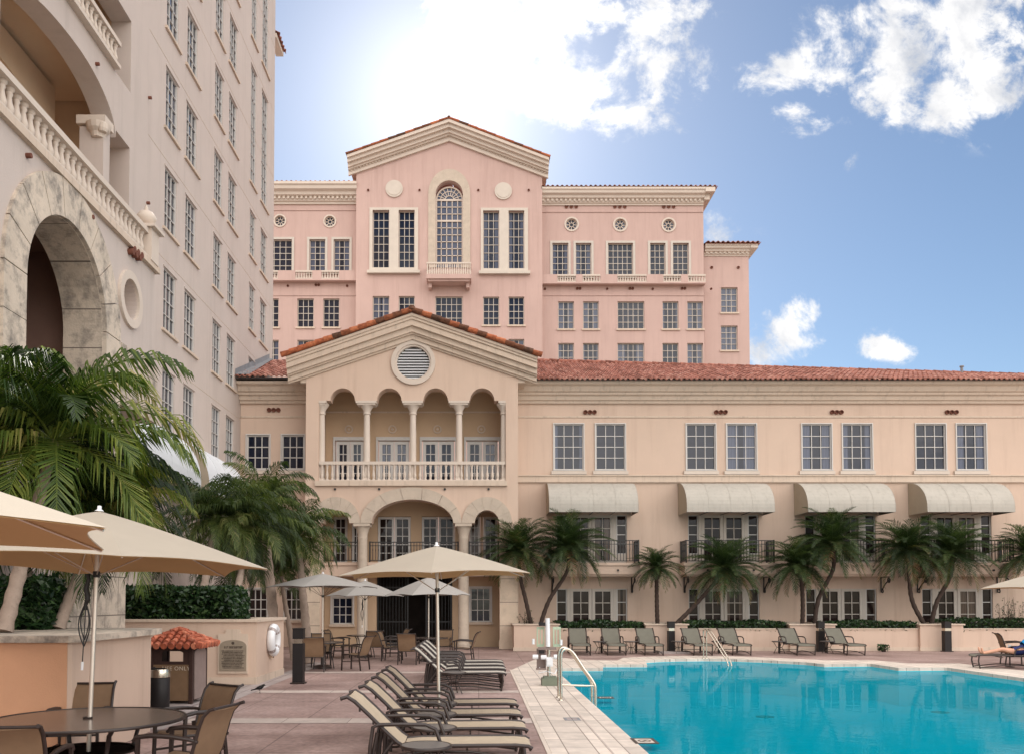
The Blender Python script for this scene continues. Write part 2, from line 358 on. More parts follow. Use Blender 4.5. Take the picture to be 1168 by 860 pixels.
def build_each(mb, name, mat, parent, smooth=False):
    """every separate piece becomes an object of its own"""
    mk = mb.marks+[(len(mb.v), len(mb.f))]
    for (v0, f0), (v1, f1) in zip(mk, mk[1:]):
        q = MB(); q.v = mb.v[v0:v1]; q.f = [tuple(i-v0 for i in f) for f in mb.f[f0:f1]]; q.r = mb.r[f0:f1]; q.build(name, mat, parent, smooth)
def thing(name, label, cat, loc=(0,0,0), rz=0, group=None):
    o = bpy.data.objects.new(name, None); COL.objects.link(o); o.empty_display_size = .2
    o.location = loc; o.rotation_euler = (0, 0, rz); tag(o, label, cat, group); return o
def tag(o, label, cat, group=None):
    o['label'] = label; o['category'] = cat
    if group: o['group'] = group
    return o
def kind(o, k='structure'): o['kind'] = k; return o
def inst(o, me, name, parent, loc, rz=0, scale=None):
    c = bpy.data.objects.new(name, me); COL.objects.link(c); c.parent = parent
    c.location = loc; c.rotation_euler = (0, 0, rz)
    if scale: c.scale = scale
    return c
KIDS = {}
def kids(o): return [c for c in COL.objects if c.parent == o]
def dup(root, loc, rz, label=None, group=None, deep=True):
    r = root.copy(); COL.objects.link(r); r.location = loc; r.rotation_euler = (root.rotation_euler[0], root.rotation_euler[1], rz)
    if label: r['label'] = label
    if group: r['group'] = group
    if root.name not in KIDS: KIDS[root.name] = [(c, kids(c)) for c in kids(root)]
    for ch, gs in KIDS[root.name]:
        c = ch.copy(); COL.objects.link(c); c.parent = r
        for g in gs:
            d = g.copy(); COL.objects.link(d); d.parent = c
    return r
def arc(cx, cz, a, b, t0, t1, n=20):
    return [(cx+a*math.cos(R(t0+(t1-t0)*i/n)), cz+b*math.sin(R(t0+(t1-t0)*i/n))) for i in range(n+1)]
def circ(cx, cz, r, n=28): return [(cx+r*math.cos(2*math.pi*i/n), cz+r*math.sin(2*math.pi*i/n)) for i in range(n)]
def rect(a0, a1, b0, b1): return [(a0, b0), (a1, b0), (a1, b1), (a0, b1)]
def FY(Y0): return lambda u, v, w: (u, Y0+w, v)      # wall facing -Y
def FX(X0): return lambda u, v, w: (X0-w, u, v)      # wall facing +X
def FZ(z0=0): return lambda u, v, w: (u, v, z0+w)
# window unit, local: x across, z up, faces -Y, origin at bottom centre on the wall face
WC = {}
def win(parent, cx, z0, w, h, cols, rows, Y, rz=0, name='window', fr=.05, mun=.025, rec=.14, glass='glass', surround=0, sill=0, solid=0, fmat='white', sname='sill', arch=False):
    key = (round(w, 2), round(h, 2), cols, rows, name, fr, glass, surround, sill, solid, fmat, rec, arch)
    if key not in WC:
        f = MB(); hw = w/2
        # outer frame
        f.box(-hw, -hw+fr, rec-.05, rec+.03, 0, h); f.box(hw-fr, hw, rec-.05, rec+.03, 0, h)
        f.box(-hw+fr, hw-fr, rec-.05, rec+.03, h-fr, h); f.box(-hw+fr, hw-fr, rec-.05, rec+.03, 0, fr+solid)
        iw = w-2*fr; ih = h-2*fr-solid
        for i in range(1, cols):
            x = -hw+fr+iw*i/cols; f.box(x-mun/2, x+mun/2, rec-.03, rec+.02, fr+solid, h-fr)
        for j in range(1, rows):
            z = fr+solid+ih*j/rows; f.box(-hw+fr, hw-fr, rec-.034, rec+.016, z-mun/2, z+mun/2)
        if surround:
            t = surround
            f.box(-hw-t, -hw, -.05, .02, -t*.3, h+t); f.box(hw, hw+t, -.05, .02, -t*.3, h+t)
            f.box(-hw, hw, -.05, .02, h, h+t); f.box(-hw-t*1.5, hw+t*1.5, -.09, .02, -t, -t*.3)
        pm = MB(); pm.quad((-hw+.01, rec+.01, .01), (hw-.01, rec+.01, .01), (hw-.01, rec+.01, h-.01), (-hw+.01, rec+.01, h-.01))
        sm = None
        if sill:
            q = MB(); q.box(-hw-.1, hw+.1, -.1, .0, -sill, 0); sm = q.mesh('sill', mat='trim')
        WC[key] = (f.mesh(name, mat=fmat), pm.mesh('pane', mat=glass), sm)
    fm, pm, sm = WC[key]; org = ORG.get(parent.name, (0, 0, 0))
    loc = (cx-org[0], Y-org[1], z0-org[2])
    o = inst(None, fm, name, parent, loc, rz); inst(None, pm, 'pane', o, (0, 0, 0))
    if sm: inst(None, sm, 'sill', o, (0, 0, 0))
    return o
def roof_patch(mb, e0, e1, r0, r1, tw=.22, tl=.42, amp=.055, seg=6, step=.03, seed=1):
    e0, e1, r0, r1 = map(Vector, (e0, e1, r0, r1)); rnd = random.Random(seed)
    nu = max(2, int((e1-e0).length/tw)); nv = max(2, int(((r0-e0).length+(r1-e1).length)/2/tl))
    nrm = (e1-e0).cross(r0-e0).normalized()
    if nrm.z < 0: nrm = -nrm
    for i in range(nu):
        for j in range(nv):
            mb.cur = rnd.random(); vs = []
            jit = rnd.uniform(-.01, .01)
            for jj, hh in ((j-.06, step), (j+1, 0)):
                t = jj/nv
                for k in range(seg+1):
                    s = (i+k/seg)/nu
                    p = (e0.lerp(e1, s)).lerp(r0.lerp(r1, s), t)
                    ph = k/seg
                    hgt = amp*(math.sin(math.pi*min(1, ph/.68)) if ph < .68 else -.25*math.sin(math.pi*(ph-.68)/.32))
                    vs.append(p+nrm*(hgt+hh+jit*(jj < j)))
            q = seg+1
            fs = [(k, k+1, q+k+1, q+k) for k in range(seg)]
            # riser at the low edge of the tile
            base = len(vs)
            for k in range(seg+1):
                vs.append(Vector(vs[k])-nrm*(step+.02))
            fs += [(base+k, base+k+1, k+1, k) for k in range(seg)]
            mb.add(vs, fs)
    mb.cur = .5
# ================================================================== PINK HOTEL (far behind)
YP = 66.0; YC = 65.2
def wp(x, y, Y=YP): return W(x, y, Y)
hotel = thing('hotel_building', 'tall pink stucco hotel with a gabled centre bay, standing behind the tiled roofs', 'hotel', (0, YP, 0)); ORG[hotel.name] = (0, YP, 0)
def wz(y, Y): return W(546, y, Y)[1]
def wx_(x, y, Y): return W(x, y, Y)[0]
def winpx(parent, x0, x1, y0, y1, cols, rows, Y, **k):
    X0, Z1 = W(x0, y0, Y); X1, Z0 = W(x1, y1, Y)
    X0b = W(x0, (y0+y1)/2, Y)[0]; X1b = W(x1, (y0+y1)/2, Y)[0]
    return win(parent, (X0b+X1b)/2, Z0, X1b-X0b, Z1-Z0, cols, rows, Y, **k)
def holepx(x0, x1, y0, y1, Y, pad=0):
    ym = (y0+y1)/2; a = W(x0, ym, Y)[0]; b = W(x1, ym, Y)[0]
    return rect(a-pad, b+pad, wz(y1, Y)-pad, wz(y0, Y)+pad)
WL_TOP = [(304.5,333,273.5,310.6,4,5),(352.8,371,273.5,310.6,3,5),(380.6,398.7,273.5,310.6,3,5)]
WL_LOW = [(299.5,317.8,340.8,373.4,3,4),(339,357.8,340.8,373.4,3,4),(368.5,387,340.8,373.4,3,4),
          (299.5,317.8,388,421,3,4),(339,357.8,388,421,3,4),(368.5,387,388,421,3,4)]
WR_TOP = [(630,648.3,277.7,315.4,3,5),(656.6,674.5,277.7,315.4,3,5),(693.5,722,277.7,315.4,5,5),(741.5,759,277.7,315.4,3,5),(767.5,785.6,277.7,315.4,3,5)]
WR_LOW = []
for y0, y1 in ((344,375.4),(391.5,423)):
    WR_LOW += [(636.6,654.7,y0,y1,3,4),(665,683,y0,y1,3,4),(704.4,735,y0,y1,5,4),(755.7,774,y0,y1,3,4),(784,802,y0,y1,3,4)]
WRR = [(822.4,841.4,328,356.7,3,4),(822.4,841.4,371.7,399.6,3,4)]
WC_TALL = [(425,444,240.5,306,3,7),(454.7,473,240.5,306,3,7),(551,569.4,241,307,3,7),(580,598,241,307,3,7)]
WC_LOW = [(425,444,338,371,3,4),(454.7,473,338,371,3,4),(496.5,527.6,338.5,371,5,4),(551,569.4,338.7,371,3,4),(580,598,338.7,371,3,4),
          (425,444,387,420,3,4),(454.7,473,387,420,3,4),(496.5,527.6,387,420,5,4),(551,569.4,387,420,3,4),(580,598,387,420,3,4)]
def wing_wall(nm, x0, x1, ytop, wins, rounds, Y, ybot=470):
    X0 = wx_(x0, 330, Y); X1 = wx_(x1, 330, Y); zt = wz(ytop, Y)
    holes = [holepx(*w[:4], Y) for w in wins] + [circ(*W(cx, cy, Y), r*Y/1000*1.02, 20) for cx, cy, r in rounds]
    m = MB(); m.prism([rect(X0, X1, 0, zt)]+holes, FY(Y), 0, .5); m.build('wall', 'pink', hotel)
    return X0, X1, zt
ROUND_L = [(319.3,252.2,6),(376.2,252.8,6)]; ROUND_R = [(652,256.2,6.7),(707.5,256.6,6.7),(762.7,257,6.7)]
LX0, LX1, LZ = wing_wall('left', 240, 408, 214, WL_TOP+WL_LOW, ROUND_L, YP)
RX0, RX1, RZ = wing_wall('right', 617, 803, 219, WR_TOP+WR_LOW, ROUND_R, YP)
QX0, QX1, QZ = wing_wall('far', 803.2, 854.3, 282, WRR, [], YP+.6)
# rear mass of the hotel
m = MB(); m.box(LX0, LX1, YP+.5, YP+16, 0, LZ); m.box(RX0, RX1, YP+.5, YP+16, 0, RZ); m.box(QX0, QX1, YP+1.1, YP+16, 0, QZ); build_each(m, 'rear_wall', 'pink', hotel)
for w in WL_TOP+WR_TOP: winpx(hotel, *w[:6], YP, fmat='creamframe', mun=.042, fr=.06, rec=.2, surround=.17)
for w in WL_LOW+WR_LOW: winpx(hotel, *w[:6], YP, fmat='creamframe', mun=.042, fr=.06, rec=.2, sill=.12)
for w in WRR: winpx(hotel, *w[:6], YP+.6, fmat='creamframe', mun=.042, fr=.06, rec=.2, sill=.12)
def round_window(cx, cy, r, Y, parent):
    X, Z = W(cx, cy, Y); r = r*Y/1000
    f = MB(); f.prism([circ(0, 0, r*1.28, 28), circ(0, 0, r, 28)], FY(0), -.06, .02)
    f.prism([circ(0, 0, r*1.0, 28), circ(0, 0, r*.88, 28)], FY(0), .1, .2)
    f.prism([circ(0, 0, r*.4, 16), circ(0, 0, r*.3, 16)], FY(0), .12, .2)
    for k in range(8):
        a = k*math.pi/4; f.bar((r*.35*math.cos(a), .16, r*.35*math.sin(a)), (r*.92*math.cos(a), .16, r*.92*math.sin(a)), .05, .06)
    p = MB(); p.prism([circ(0, 0, r*.99, 20)], FY(0), .18, .2)
    org = ORG[parent.name]
    o = inst(parent, f.mesh('round_window', mat='ptrim'), 'round_window', parent, (X-org[0], Y-org[1], Z-org[2]))
    inst(None, p.mesh('pane', mat='glass'), 'pane', o, (0,0,0)); return o
for a in ROUND_L+ROUND_R: round_window(*a, YP, hotel)
def vents(parent, x, y, Y, n=3, dx=5.6, r=2.0, mat='terra_eye'):
    m = MB()
    for k in range(n):
        X, Z = W(x+(k-(n-1)/2)*dx, y, Y); r_ = r*Y/1000
        m.prism([circ(X, Z, r_, 12), circ(X, Z, r_*.72, 12)], FY(Y), -.08, .02)
        m.prism([circ(X, Z, r_*.74, 12)], FY(Y), -.02, .01)
    return m.build('vent', mat, parent)
for x in (319, 376): vents(hotel, x, 231, YP)
for x in (651.6, 707, 762.7): vents(hotel, x, 236.4, YP)
for x in (811.6, 842): vents(hotel, x, 305.6, YP+.6, 1, r=1.6)
# cornices: stepped with dentils
def cornice(parent, X0, X1, zt, hgt, proj, Y, fr, dent=True, mat='ptrim', over=0):
    m = MB(); z = zt; p = proj
    prof = [(0, z-hgt), (p*.12, z-hgt), (p*.12, z-hgt*.9), (p*.25, z-hgt*.86), (p*.3, z-hgt*.66), (p*.55, z-hgt*.6), (p*.6, z-hgt*.45), (p*.85, z-hgt*.36), (p*.9, z-hgt*.18), (p, z-hgt*.14), (p, z), (0, z)]
    m.profile(prof, X0-over, X1+over, fr)
    if dent:
        n = int((X1-X0)/.34)
        for i in range(n):
            u = X0+.1+i*.34
            a = [fr(u, z-hgt*.62, -p*.42), fr(u+.16, z-hgt*.78, -p*.2)]
            x0, x1 = sorted((a[0][0], a[1][0])); y0, y1 = sorted((a[0][1], a[1][1]))
            m.box(x0, x1, y0, y1, a[1][2], a[0][2])
    return m.build('cornice', mat, parent)
cornice(hotel, LX0, LX1, LZ, 1.35, 1.0, YP, FY(YP), over=.0)
cornice(hotel, RX0, RX1, RZ, 1.1, .8, YP, FY(YP), over=.0)
m = MB(); m.box(RX1-.01, RX1+.72, YP-.8, YP+14, RZ-.35, RZ-.003); m.box(RX1-.01, RX1+.4, YP-.4, YP+14, RZ-.8, RZ-.353); m.build('cornice', 'ptrim', hotel)
cornice(hotel, QX0, QX1, QZ, .75, .6, YP+.6, FY(YP+.6))
m = MB(); m.box(QX1-.01, QX1+.55, YP+0, YP+12, QZ-.3, QZ-.003); m.build('cornice', 'ptrim', hotel)
def eave_roof(X0, X1, z, Y, dep=8, over=.35, rise=2.2):
    m = MB(); roof_patch(m, (X0, Y-1.1+over, z+.04), (X1, Y-1.1+over, z+.04), (X0, Y+dep, z+rise), (X1-1.5, Y+dep, z+rise), tw=.36, tl=1.2, amp=.09, seg=5)
    m.box(X0, X1, Y-1.0+over, Y+dep, z-.0, z+.04)
    return m.build('roof', 'rooftile', hotel)
eave_roof(LX0, LX1, LZ, YP); eave_roof(RX0, RX1+.9, RZ, YP); eave_roof(QX0, QX1+.7, QZ, YP+.6)
# string courses
m = MB()
for X0, X1, y in ((LX0, LX1, 240), (RX0, RX1, 242)): m.box(X0, X1, YP-.06, YP, wz(y, YP)-.05, wz(y, YP)+.06)
for X0, X1 in ((LX0, LX1), (RX0, RX1)): m.box(X0, X1, YP-.05, YP, wz(337, YP)-.05, wz(337, YP)+.02)
build_each(m, 'string_course', 'pink', hotel)
# low parapet ledge with balusters under the top windows
def parapet(x0, x1, y0, y1, Y, parent):
    X0, X1 = wx_(x0, y0, Y), wx_(x1, y0, Y); za, zb = wz(y1, Y), wz(y0, Y)
    m = MB(); m.box(X0, X1, Y-.5, Y-.3, zb-.12, zb); m.box(X0, X1, Y-.5, Y-.3, za, za+.08)
    n = max(3, int((X1-X0)/.2))
    for i in range(n+1):
        x = X0+.05+(X1-X0-.1)*i/n
        m.lathe([(.04, za+.08), (.07, za+.18), (.035, za+.34), (.05, zb-.12)], (x, Y-.4, 0), 6)
    return m.build('balustrade', 'ptrim', parent, smooth=40)
for x0, x1 in ((299,318.7),(338.5,357.8),(368,388)): parapet(x0, x1, 311.5, 321, YP, hotel)
for x0, x1 in ((635,656),(663.6,683.7),(703,736),(755,775),(783,803)): parapet(x0, x1, 316, 324.6, YP, hotel)
m = MB()
for X0, X1, y, gaps in ((LX0, LX1, (311.5,321), ((299,318.7),(338.5,357.8),(368,388))), (RX0, RX1, (316,324.6), ((635,656),(663.6,683.7),(703,736),(755,775),(783,803)))):
    za, zb = wz(y[1], YP), wz(y[0], YP); xs = [X0]
    for a, b in gaps: xs += [wx_(a, y[0], YP), wx_(b, y[0], YP)]
    xs.append(X1)
    m.box(X0, X1, YP-.5, YP-.001, za-.12, za-.002)
    for i in range(0, len(xs), 2):
        if xs[i+1]-xs[i] > .05: m.box(xs[i]+.002, xs[i+1]-.002, YP-.5, YP-.3, za, zb)
    m.box(X0, X1, YP-.5, YP-.001, 0, za-.12) if False else None
build_each(m, 'ledge', 'pink', hotel)
for x in (328.5, 396, 621.6, 692.5, 744.5, 811): vents(hotel, x, (326.5 if x < 420 else 330), YP, 1, r=1.3)
for x in (362, 660, 720, 779.5): vents(hotel, x, (325.5 if x < 420 else 329.5), YP, 2, 3.2, 1.5)
# centre bay
A0 = W(406, 300, YC)[0]; A1 = W(618.6, 300, YC)[0]
zl = wz(178, YC); za = wz(137.5, YC); xm = wx_(512, 150, YC)
holes = [holepx(*w[:4], YC) for w in WC_TALL+WC_LOW]
ax, az = W(512.5, 222, YC); ar = 15.8*YC/1000; ab = wz(306, YC)
holes.append([(ax-ar, ab)]+[(ax+ar, ab)]+arc(ax, az, ar, ar, 0, 180, 20))
m = MB(); m.prism([[(A0, 0), (A1, 0), (A1, zl), (xm, za), (A0, zl)]]+holes, FY(YC), 0, .6); m.box(A0, A0+.5, YC+.6, YP+14, 0, zl-.2); m.box(A1-.5, A1, YC+.6, YP+14, 0, zl-.2)
m.build('wall', 'pink', hotel)
for w in WC_LOW: winpx(hotel, *w[:6], YC, fmat='creamframe', mun=.042, fr=.06, rec=.2, sill=.12)
for w in WC_TALL: winpx(hotel, *w[:6], YC, fmat='creamframe', mun=.042, fr=.06, rec=.25)
for x0, x1, y0, y1, g in ((421.5,477,237.7,309.7,WC_TALL[:2]),(548.4,602.3,238,310.5,WC_TALL[2:])):
    o_ = holepx(x0, x1, y0, y1, YC); m = MB(); m.prism([o_]+[holepx(*w[:4], YC) for w in g], FY(YC), -.1, .02)
    X0, X1 = o_[0][0], o_[1][0]; z = o_[0][1]; m.box(X0-.15, X1+.15, YC-.3, YC, z-.22, z-.002); m.build('window_surround', 'medal', hotel)
# arched window with stone surround
r2 = 24.3*YC/1000
m = MB(); m.prism([[(ax-r2, ab), (ax+r2, ab)]+arc(ax, az, r2, r2*1.2, 0, 180, 24), [(ax-ar, ab+.001), (ax+ar, ab+.001)]+arc(ax, az, ar, ar, 0, 180, 20)], FY(YC), -.08, .02)
m.build('arch_surround', 'stone_lt', hotel)
m = MB(); yy = YC
m.prism([[(ax-ar, ab), (ax+ar, ab)]+arc(ax, az-.3, ar, ar, 0, 180, 20), [(ax-ar+.1, ab+.1), (ax+ar-.1, ab+.1)]+arc(ax, az-.3, ar-.1, ar-.1, 0, 180, 20)], FY(yy), .3, .42)
for i in range(1, 5):
    x = ax-ar+2*ar*i/5; m.box(x-.03, x+.03, yy+.33, yy+.4, ab+.1, az-.3)
for j in range(1, 11):
    z = ab+(az-.3-ab)*j/10; t = .07 if j in (7, 10) else .028; m.box(ax-ar+.1, ax+ar-.1, yy+.33-(j in (7,10))*.02, yy+.395, z-t, z+t)
for k in range(1, 9):
    a = math.pi*k/9; m.bar((ax+.3*ar*math.cos(a), yy+.37, az-.3+.3*ar*math.sin(a)), (ax+.95*ar*math.cos(a), yy+.37, az-.3+.95*ar*math.sin(a)), .05, .05)
for rr_ in (.35, .68): m.prism([arc(ax, az-.3, ar*rr_, ar*rr_, 0, 180, 16)+list(reversed(arc(ax, az-.3, ar*rr_-.05, ar*rr_-.05, 0, 180, 16)))], FY(yy), .34, .4)
o = m.build('arched_window', 'ptrim', hotel)
p = MB(); p.prism([[(ax-ar, ab), (ax+ar, ab)]+arc(ax, az-.3, ar, ar, 0, 180, 20)], FY(yy), .4, .44); p.build('pane', 'glass', o)
m = MB(); X0, X1 = wx_(487.5, 306, YC), wx_(537.5, 306, YC); zb_, zt_ = wz(323, YC), wz(306, YC)
m.box(X0, X1, YC-1.2, YC, zb_-.1, zb_+.22); m.box(X0+.1, X1-.1, YC-1.05, YC, zb_-.25, zb_-.1)
for x in (X0+.25, X1-.25): m.box(x-.12, x+.12, YC-.7, YC, zb_-.6, zb_-.25)
ob = m.build('balcony', 'pink', hotel)
m = MB(); m.box(X0, X1, YC-1.15, YC-1.0, zt_-.12, zt_); m.box(X0, X0+.15, YC-1, YC, zt_-.12, zt_); m.box(X1-.15, X1, YC-1, YC, zt_-.12, zt_)
for i in range(20):
    x = X0+.08+(X1-X0-.16)*i/19; m.lathe([(.05, zb_+.22), (.075, zb_+.42), (.035, zb_+.7), (.055, zt_-.12)], (x, YC-1.08, 0), 6)
m.build('railing', 'ptrim', ob, smooth=40)
for cx, cy, r in ((449.7, 216, 10), (574, 218.7, 10)):
    X, Z = W(cx, cy, YC); m = MB(); m.prism([circ(X, Z, r*YC/1000, 32)], FY(YC), -.1, .01); m.prism([circ(X, Z, r*YC/1000*.8, 32)], FY(YC), -.13, -.1); m.build('medallion', 'medal', hotel)
for x in (420, 478.5, 545.5, 603): vents(hotel, x, 217.5, YC, 1, r=1.3)
# raking cornice of the gable
def rake(parent, eL, ap, eR, bands, Y, mat, dent=None, yback=None, name='cornice'):
    """eL, ap, eR: (x,z) of the top line; bands: (offset0, offset1, projection) measured down from it"""
    m = MB()
    for o0, o1, pr in bands:
        m.prism([[(eL[0], eL[1]-o1), (ap[0], ap[1]-o1*1.06), (eR[0], eR[1]-o1), (eR[0], eR[1]-o0), (ap[0], ap[1]-o0*1.06), (eL[0], eL[1]-o0)]], FY(Y), -pr, (yback or 0)+.01)
    if dent:
        o0, o1, pr, st = dent
        for a, b in ((eL, ap), (ap, eR)):
            n = int(math.hypot(b[0]-a[0], b[1]-a[1])/st)
            for i in range(1, n):
                t = i/n; x = a[0]+(b[0]-a[0])*t; z = a[1]+(b[1]-a[1])*t
                m.box(x-st*.25, x+st*.25, Y-pr, Y, z-o1, z-o0)
    return m.build(name, mat, parent)
eL = W(395.6, 175.5, YC-1); eR = W(626.4, 178.5, YC-1); ap = W(512, 134.5, YC-1)
rake(hotel, eL, ap, eR, [(0,.3,1.0),(.3,.55,.8),(.55,.8,.55),(.8,.92,.38),(.92,1.25,.18)], YC, 'ptrim', dent=(.92,1.02,.26,.24))
m = MB()
for s_, e in ((-1, eL), (1, eR)):
    x0, x1 = sorted((e[0], (A0 if s_ < 0 else A1))); m.box(x0, x1, YC+.01, YP+10, e[1]-.45, e[1]-.05); m.box(*sorted((e[0]-s_*.35, (A0 if s_ < 0 else A1))), YC+.01, YP+10, e[1]-.85, e[1]-.453)
build_each(m, 'cornice', 'ptrim', hotel)
def gable_roof(parent, eL, ap, eR, y0, y1, tw, tl, amp, lift=.03, name='roof'):
    m = MB()
    roof_patch(m, (eL[0], y0, eL[1]+lift), (eL[0], y1, eL[1]+lift), (ap[0], y0, ap[1]+lift), (ap[0], y1, ap[1]+lift), tw, tl, amp, seg=5)
    roof_patch(m, (eR[0], y1, eR[1]+lift), (eR[0], y0, eR[1]+lift), (ap[0], y1, ap[1]+lift), (ap[0], y0, ap[1]+lift), tw, tl, amp, seg=5, seed=2)
    return m.build(name, 'rooftile', parent)
gable_roof(hotel, eL, ap, eR, YC-.9, YC+14, .6, 1.2, .1)
def rake_tiles(parent, eL, ap, eR, Y, r, tl, seed=3):
    m = MB(); rnd = random.Random(seed)
    for a, b in ((eL, ap), (eR, ap)):
        L_ = math.hypot(b[0]-a[0], b[1]-a[1]); n = max(2, round(L_/tl))
        for i in range(n):
            m.cur = rnd.random(); t0, t1 = i/n-.012, (i+1)/n
            p0 = (a[0]+(b[0]-a[0])*t0, Y, a[1]+(b[1]-a[1])*t0+.02); p1 = (a[0]+(b[0]-a[0])*t1, Y, a[1]+(b[1]-a[1])*t1+.0)
            m.tube([p0, p1], [r*1.1, r*.92], 10)
    m.cur = .1; m.lathe([(.01, -.1), (r*1.5, 0), (r*1.2, r*1.2), (.02, r*1.7)], (ap[0], Y, ap[1]), 8)
    return m.build('roof_edge_tiles', 'raketile', parent, smooth=50)
rake_tiles(hotel, eL, ap, eR, YC-1.0, .09, .7)
# ================================================================== TOWER BUILDING on the left
XT = -9.64
tower = thing('tower_building', 'tall mauve cream tower block on the left with paired windows and stone arches', 'building', (XT, 30, 0)); ORG[tower.name] = (XT, 30, 0)
def ty(x, y=300): return WX(x, y, XT)[0]
def tz(x, y): return WX(x, y, XT)[1]
colsY = [(187,200.5),(211,222.7),(243.4,252.3),(259.8,268.1),(284.6,290.6),(297.2,303.6)]
CYS = [(ty(a), ty(b)) for a, b in colsY]
rowsz = [tz(184.3, 490.5), tz(185.3, 374.5), tz(187, 259), tz(189, 145.5), tz(190.3, 31.5)]
step = (rowsz[4]-rowsz[0])/4
ZB = [rowsz[0]+.03+step*k for k in range(8)]
WH = tz(187.5, 190)-tz(187.5, 259)
YE = ty(311.8, 300); TH = 40
holes = []; wl = []
for ci, (a, b) in enumerate(CYS):
    k = 0
    while k < 8:
        h = WH
        if ci >= 4 and k in (4, 6): h = WH+step; kk = 2
        else: kk = 1
        if ci >= 2 or True: wl.append((a, b, ZB[k], h, 8 if kk == 2 else 4))
        k += kk
YN = ty(165.5, 240)   # where the loggia part begins
holes = [rect(a, b, z, z+h) for a, b, z, h, r in wl]
m = MB(); m.prism([rect(YN, YE, 0, TH)]+holes, FX(XT), 0, .4)
m.box(-24, XT-.41, YE-.4, YE, 0, TH)
m.build('wall', 'tower', tower)
for a, b, z, h, r in wl:
    win(tower, XT, z, b-a, h, 3, r, (a+b)/2, rz=R(90), mun=.024, fr=.03, rec=.075, glass='glass_tower')
for (i, j) in ((0, 1), (2, 3), (4, 5)):
    for k in range(8):
        if i == 4 and k in (5, 7): continue
        for q in (i, j):
            a, b = CYS[q]; w_ = b-a
            m = MB(); m.box(XT, XT+.07, a-.16 if q == i else a-.2, b+.2 if q == i else b+.3, ZB[k]-.13, ZB[k]-.05); m.build('sill', 'trim', tower)
# lintel drip moulds over each window and floor joints in the stucco
m = MB()
for a, b, z, h, r in wl: m.box(XT, XT+.03, a-.06, b+.1, z+h+.02, z+h+.07)
build_each(m, 'lintel', 'tower', tower)
m = MB()
for k in range(8): m.box(XT-.001, XT+.006, YN+.02, YE-.02, ZB[k]+WH+.25, ZB[k]+WH+.265)
build_each(m, 'floor_joint', 'trim', tower)
# far corner roof eave
m = MB(); e_ = W(318, 60, YE+1)
m.box(XT-.3, XT+.06, YE+.01, YE+1.5, e_[1]+.1, e_[1]+.3); m.build('cornice', 'ptrim', tower)
m = MB(); roof_patch(m, (XT+.14, YE+.01, e_[1]+.31), (XT+.14, YE+1.6, e_[1]+.31), (XT-.3, YE+.01, e_[1]+.6), (XT-.3, YE+1.6, e_[1]+.6), .3, .4, .07); m.build('roof', 'rooftile', tower)
# loggia part above the balcony terrace
XL = XT-.0
ac, aw, asp, ari = 20.4*1.005, 2.22, 14.05, 1.02
fl2 = tz(137, 93)
o1 = [(17.2, 9.7), (23.65, 9.7), (23.65, 14.25), (22.55, 14.25)]+arc(ac, asp, aw, ari, 0, 180, 24)+[(17.9, 14.05), (17.2, 14.05)]
o1b = [(ac-aw-.0, 9.7)]
op1 = [(17.15, 9.72), (23.65, 9.72), (23.65, 14.25), (ac+aw+.02, 14.25)]+arc(ac, asp, aw, ari, 0, 90, 14)+arc(ac, asp, 3.3, ari, 96, 176, 14)+[(17.15, 14.0)]
op0 = [(11.2, 9.72), (16.5, 9.72), (16.5, 14.0)]+arc(13.85, asp, aw, ari, 5, 175, 20)+[(11.2, 14.0)]
op2 = rect(13.0, 23.65, fl2, tz(137, 8)); op3 = rect(13.0, 23.65, fl2+3.6, fl2+6)
m = MB(); m.prism([rect(6, YN-.002, 9.5, TH), op1, op0, op2, op3], FX(XL+.06), 0, .55)
m.build('wall', 'tower', tower)
m = MB(); m.box(XT-3.4, XT-3.2, 6, YN, 9, TH); m.box(XT-3.2, XT-.5, 23.66, 23.9, 9, TH); m.box(XT-3.2, XT-.5, 6, 6.2, 9, TH)
build_each(m, 'loggia_wall', 'cream_in', tower)
m = MB(); m.box(XT-3.2, XT-.5, 6.2, 23.6, fl2-.25, fl2-.005); m.box(XT-3.2, XT-.5, 6.2, 23.6, fl2+3.1, fl2+3.35); m.box(XT-3.2, XT-.5, 6.2, 23.6, 9.45, 9.69); build_each(m, 'loggia_floor', 'cream_in', tower)
# inner cross arch and column
m = MB(); m.prism([[(ac+aw+.1, 14.25), (ac+aw+.1, 15.4), (ac-aw-.8, 15.4), (ac-aw-.8, 13.2)]+list(reversed(arc(ac-.4, 13.2, aw, 1.4, 0, 180, 20)))], FX(XT-1.6), 0, .3)
m.build('inner_arch', 'cream_in', tower)
m = MB(); m.box(XT-.56, XT+.055, 22.0, 22.38, 9.7, 13.95); m.build('pilaster', 'tower', tower)
m = MB(); m.box(XT-.62, XT+.12, 21.93, 22.45, 14.0, 14.22); m.lathe([(.16, 0), (.19, .12), (.27, .2), (.3, .3), (.31, .34)], (XT-.1, 22.05, 13.66), 14); m.lathe([(.1, 0), (.13, .08), (.13, .2), (.1, .24)], (XT+.06, 21.93, 13.76), 12); m.build('capital', 'ptrim', tower)
BAL = {}
def baluster_mesh(h, r, mat='ptrim', n=10):
    key = (round(h, 2), round(r, 2), mat)
    if key not in BAL:
        m = MB(); m.lathe([(r, 0), (r, .06*h), (r*.6, .1*h), (r*.95, .25*h), (r*1.0, .33*h), (r*.62, .55*h), (r*.5, .72*h), (r*.75, .8*h), (r*.6, .86*h), (r, .93*h), (r, h)], n=n)
        BAL[key] = m.mesh('baluster', smooth=50, mat=mat)
    return BAL[key]
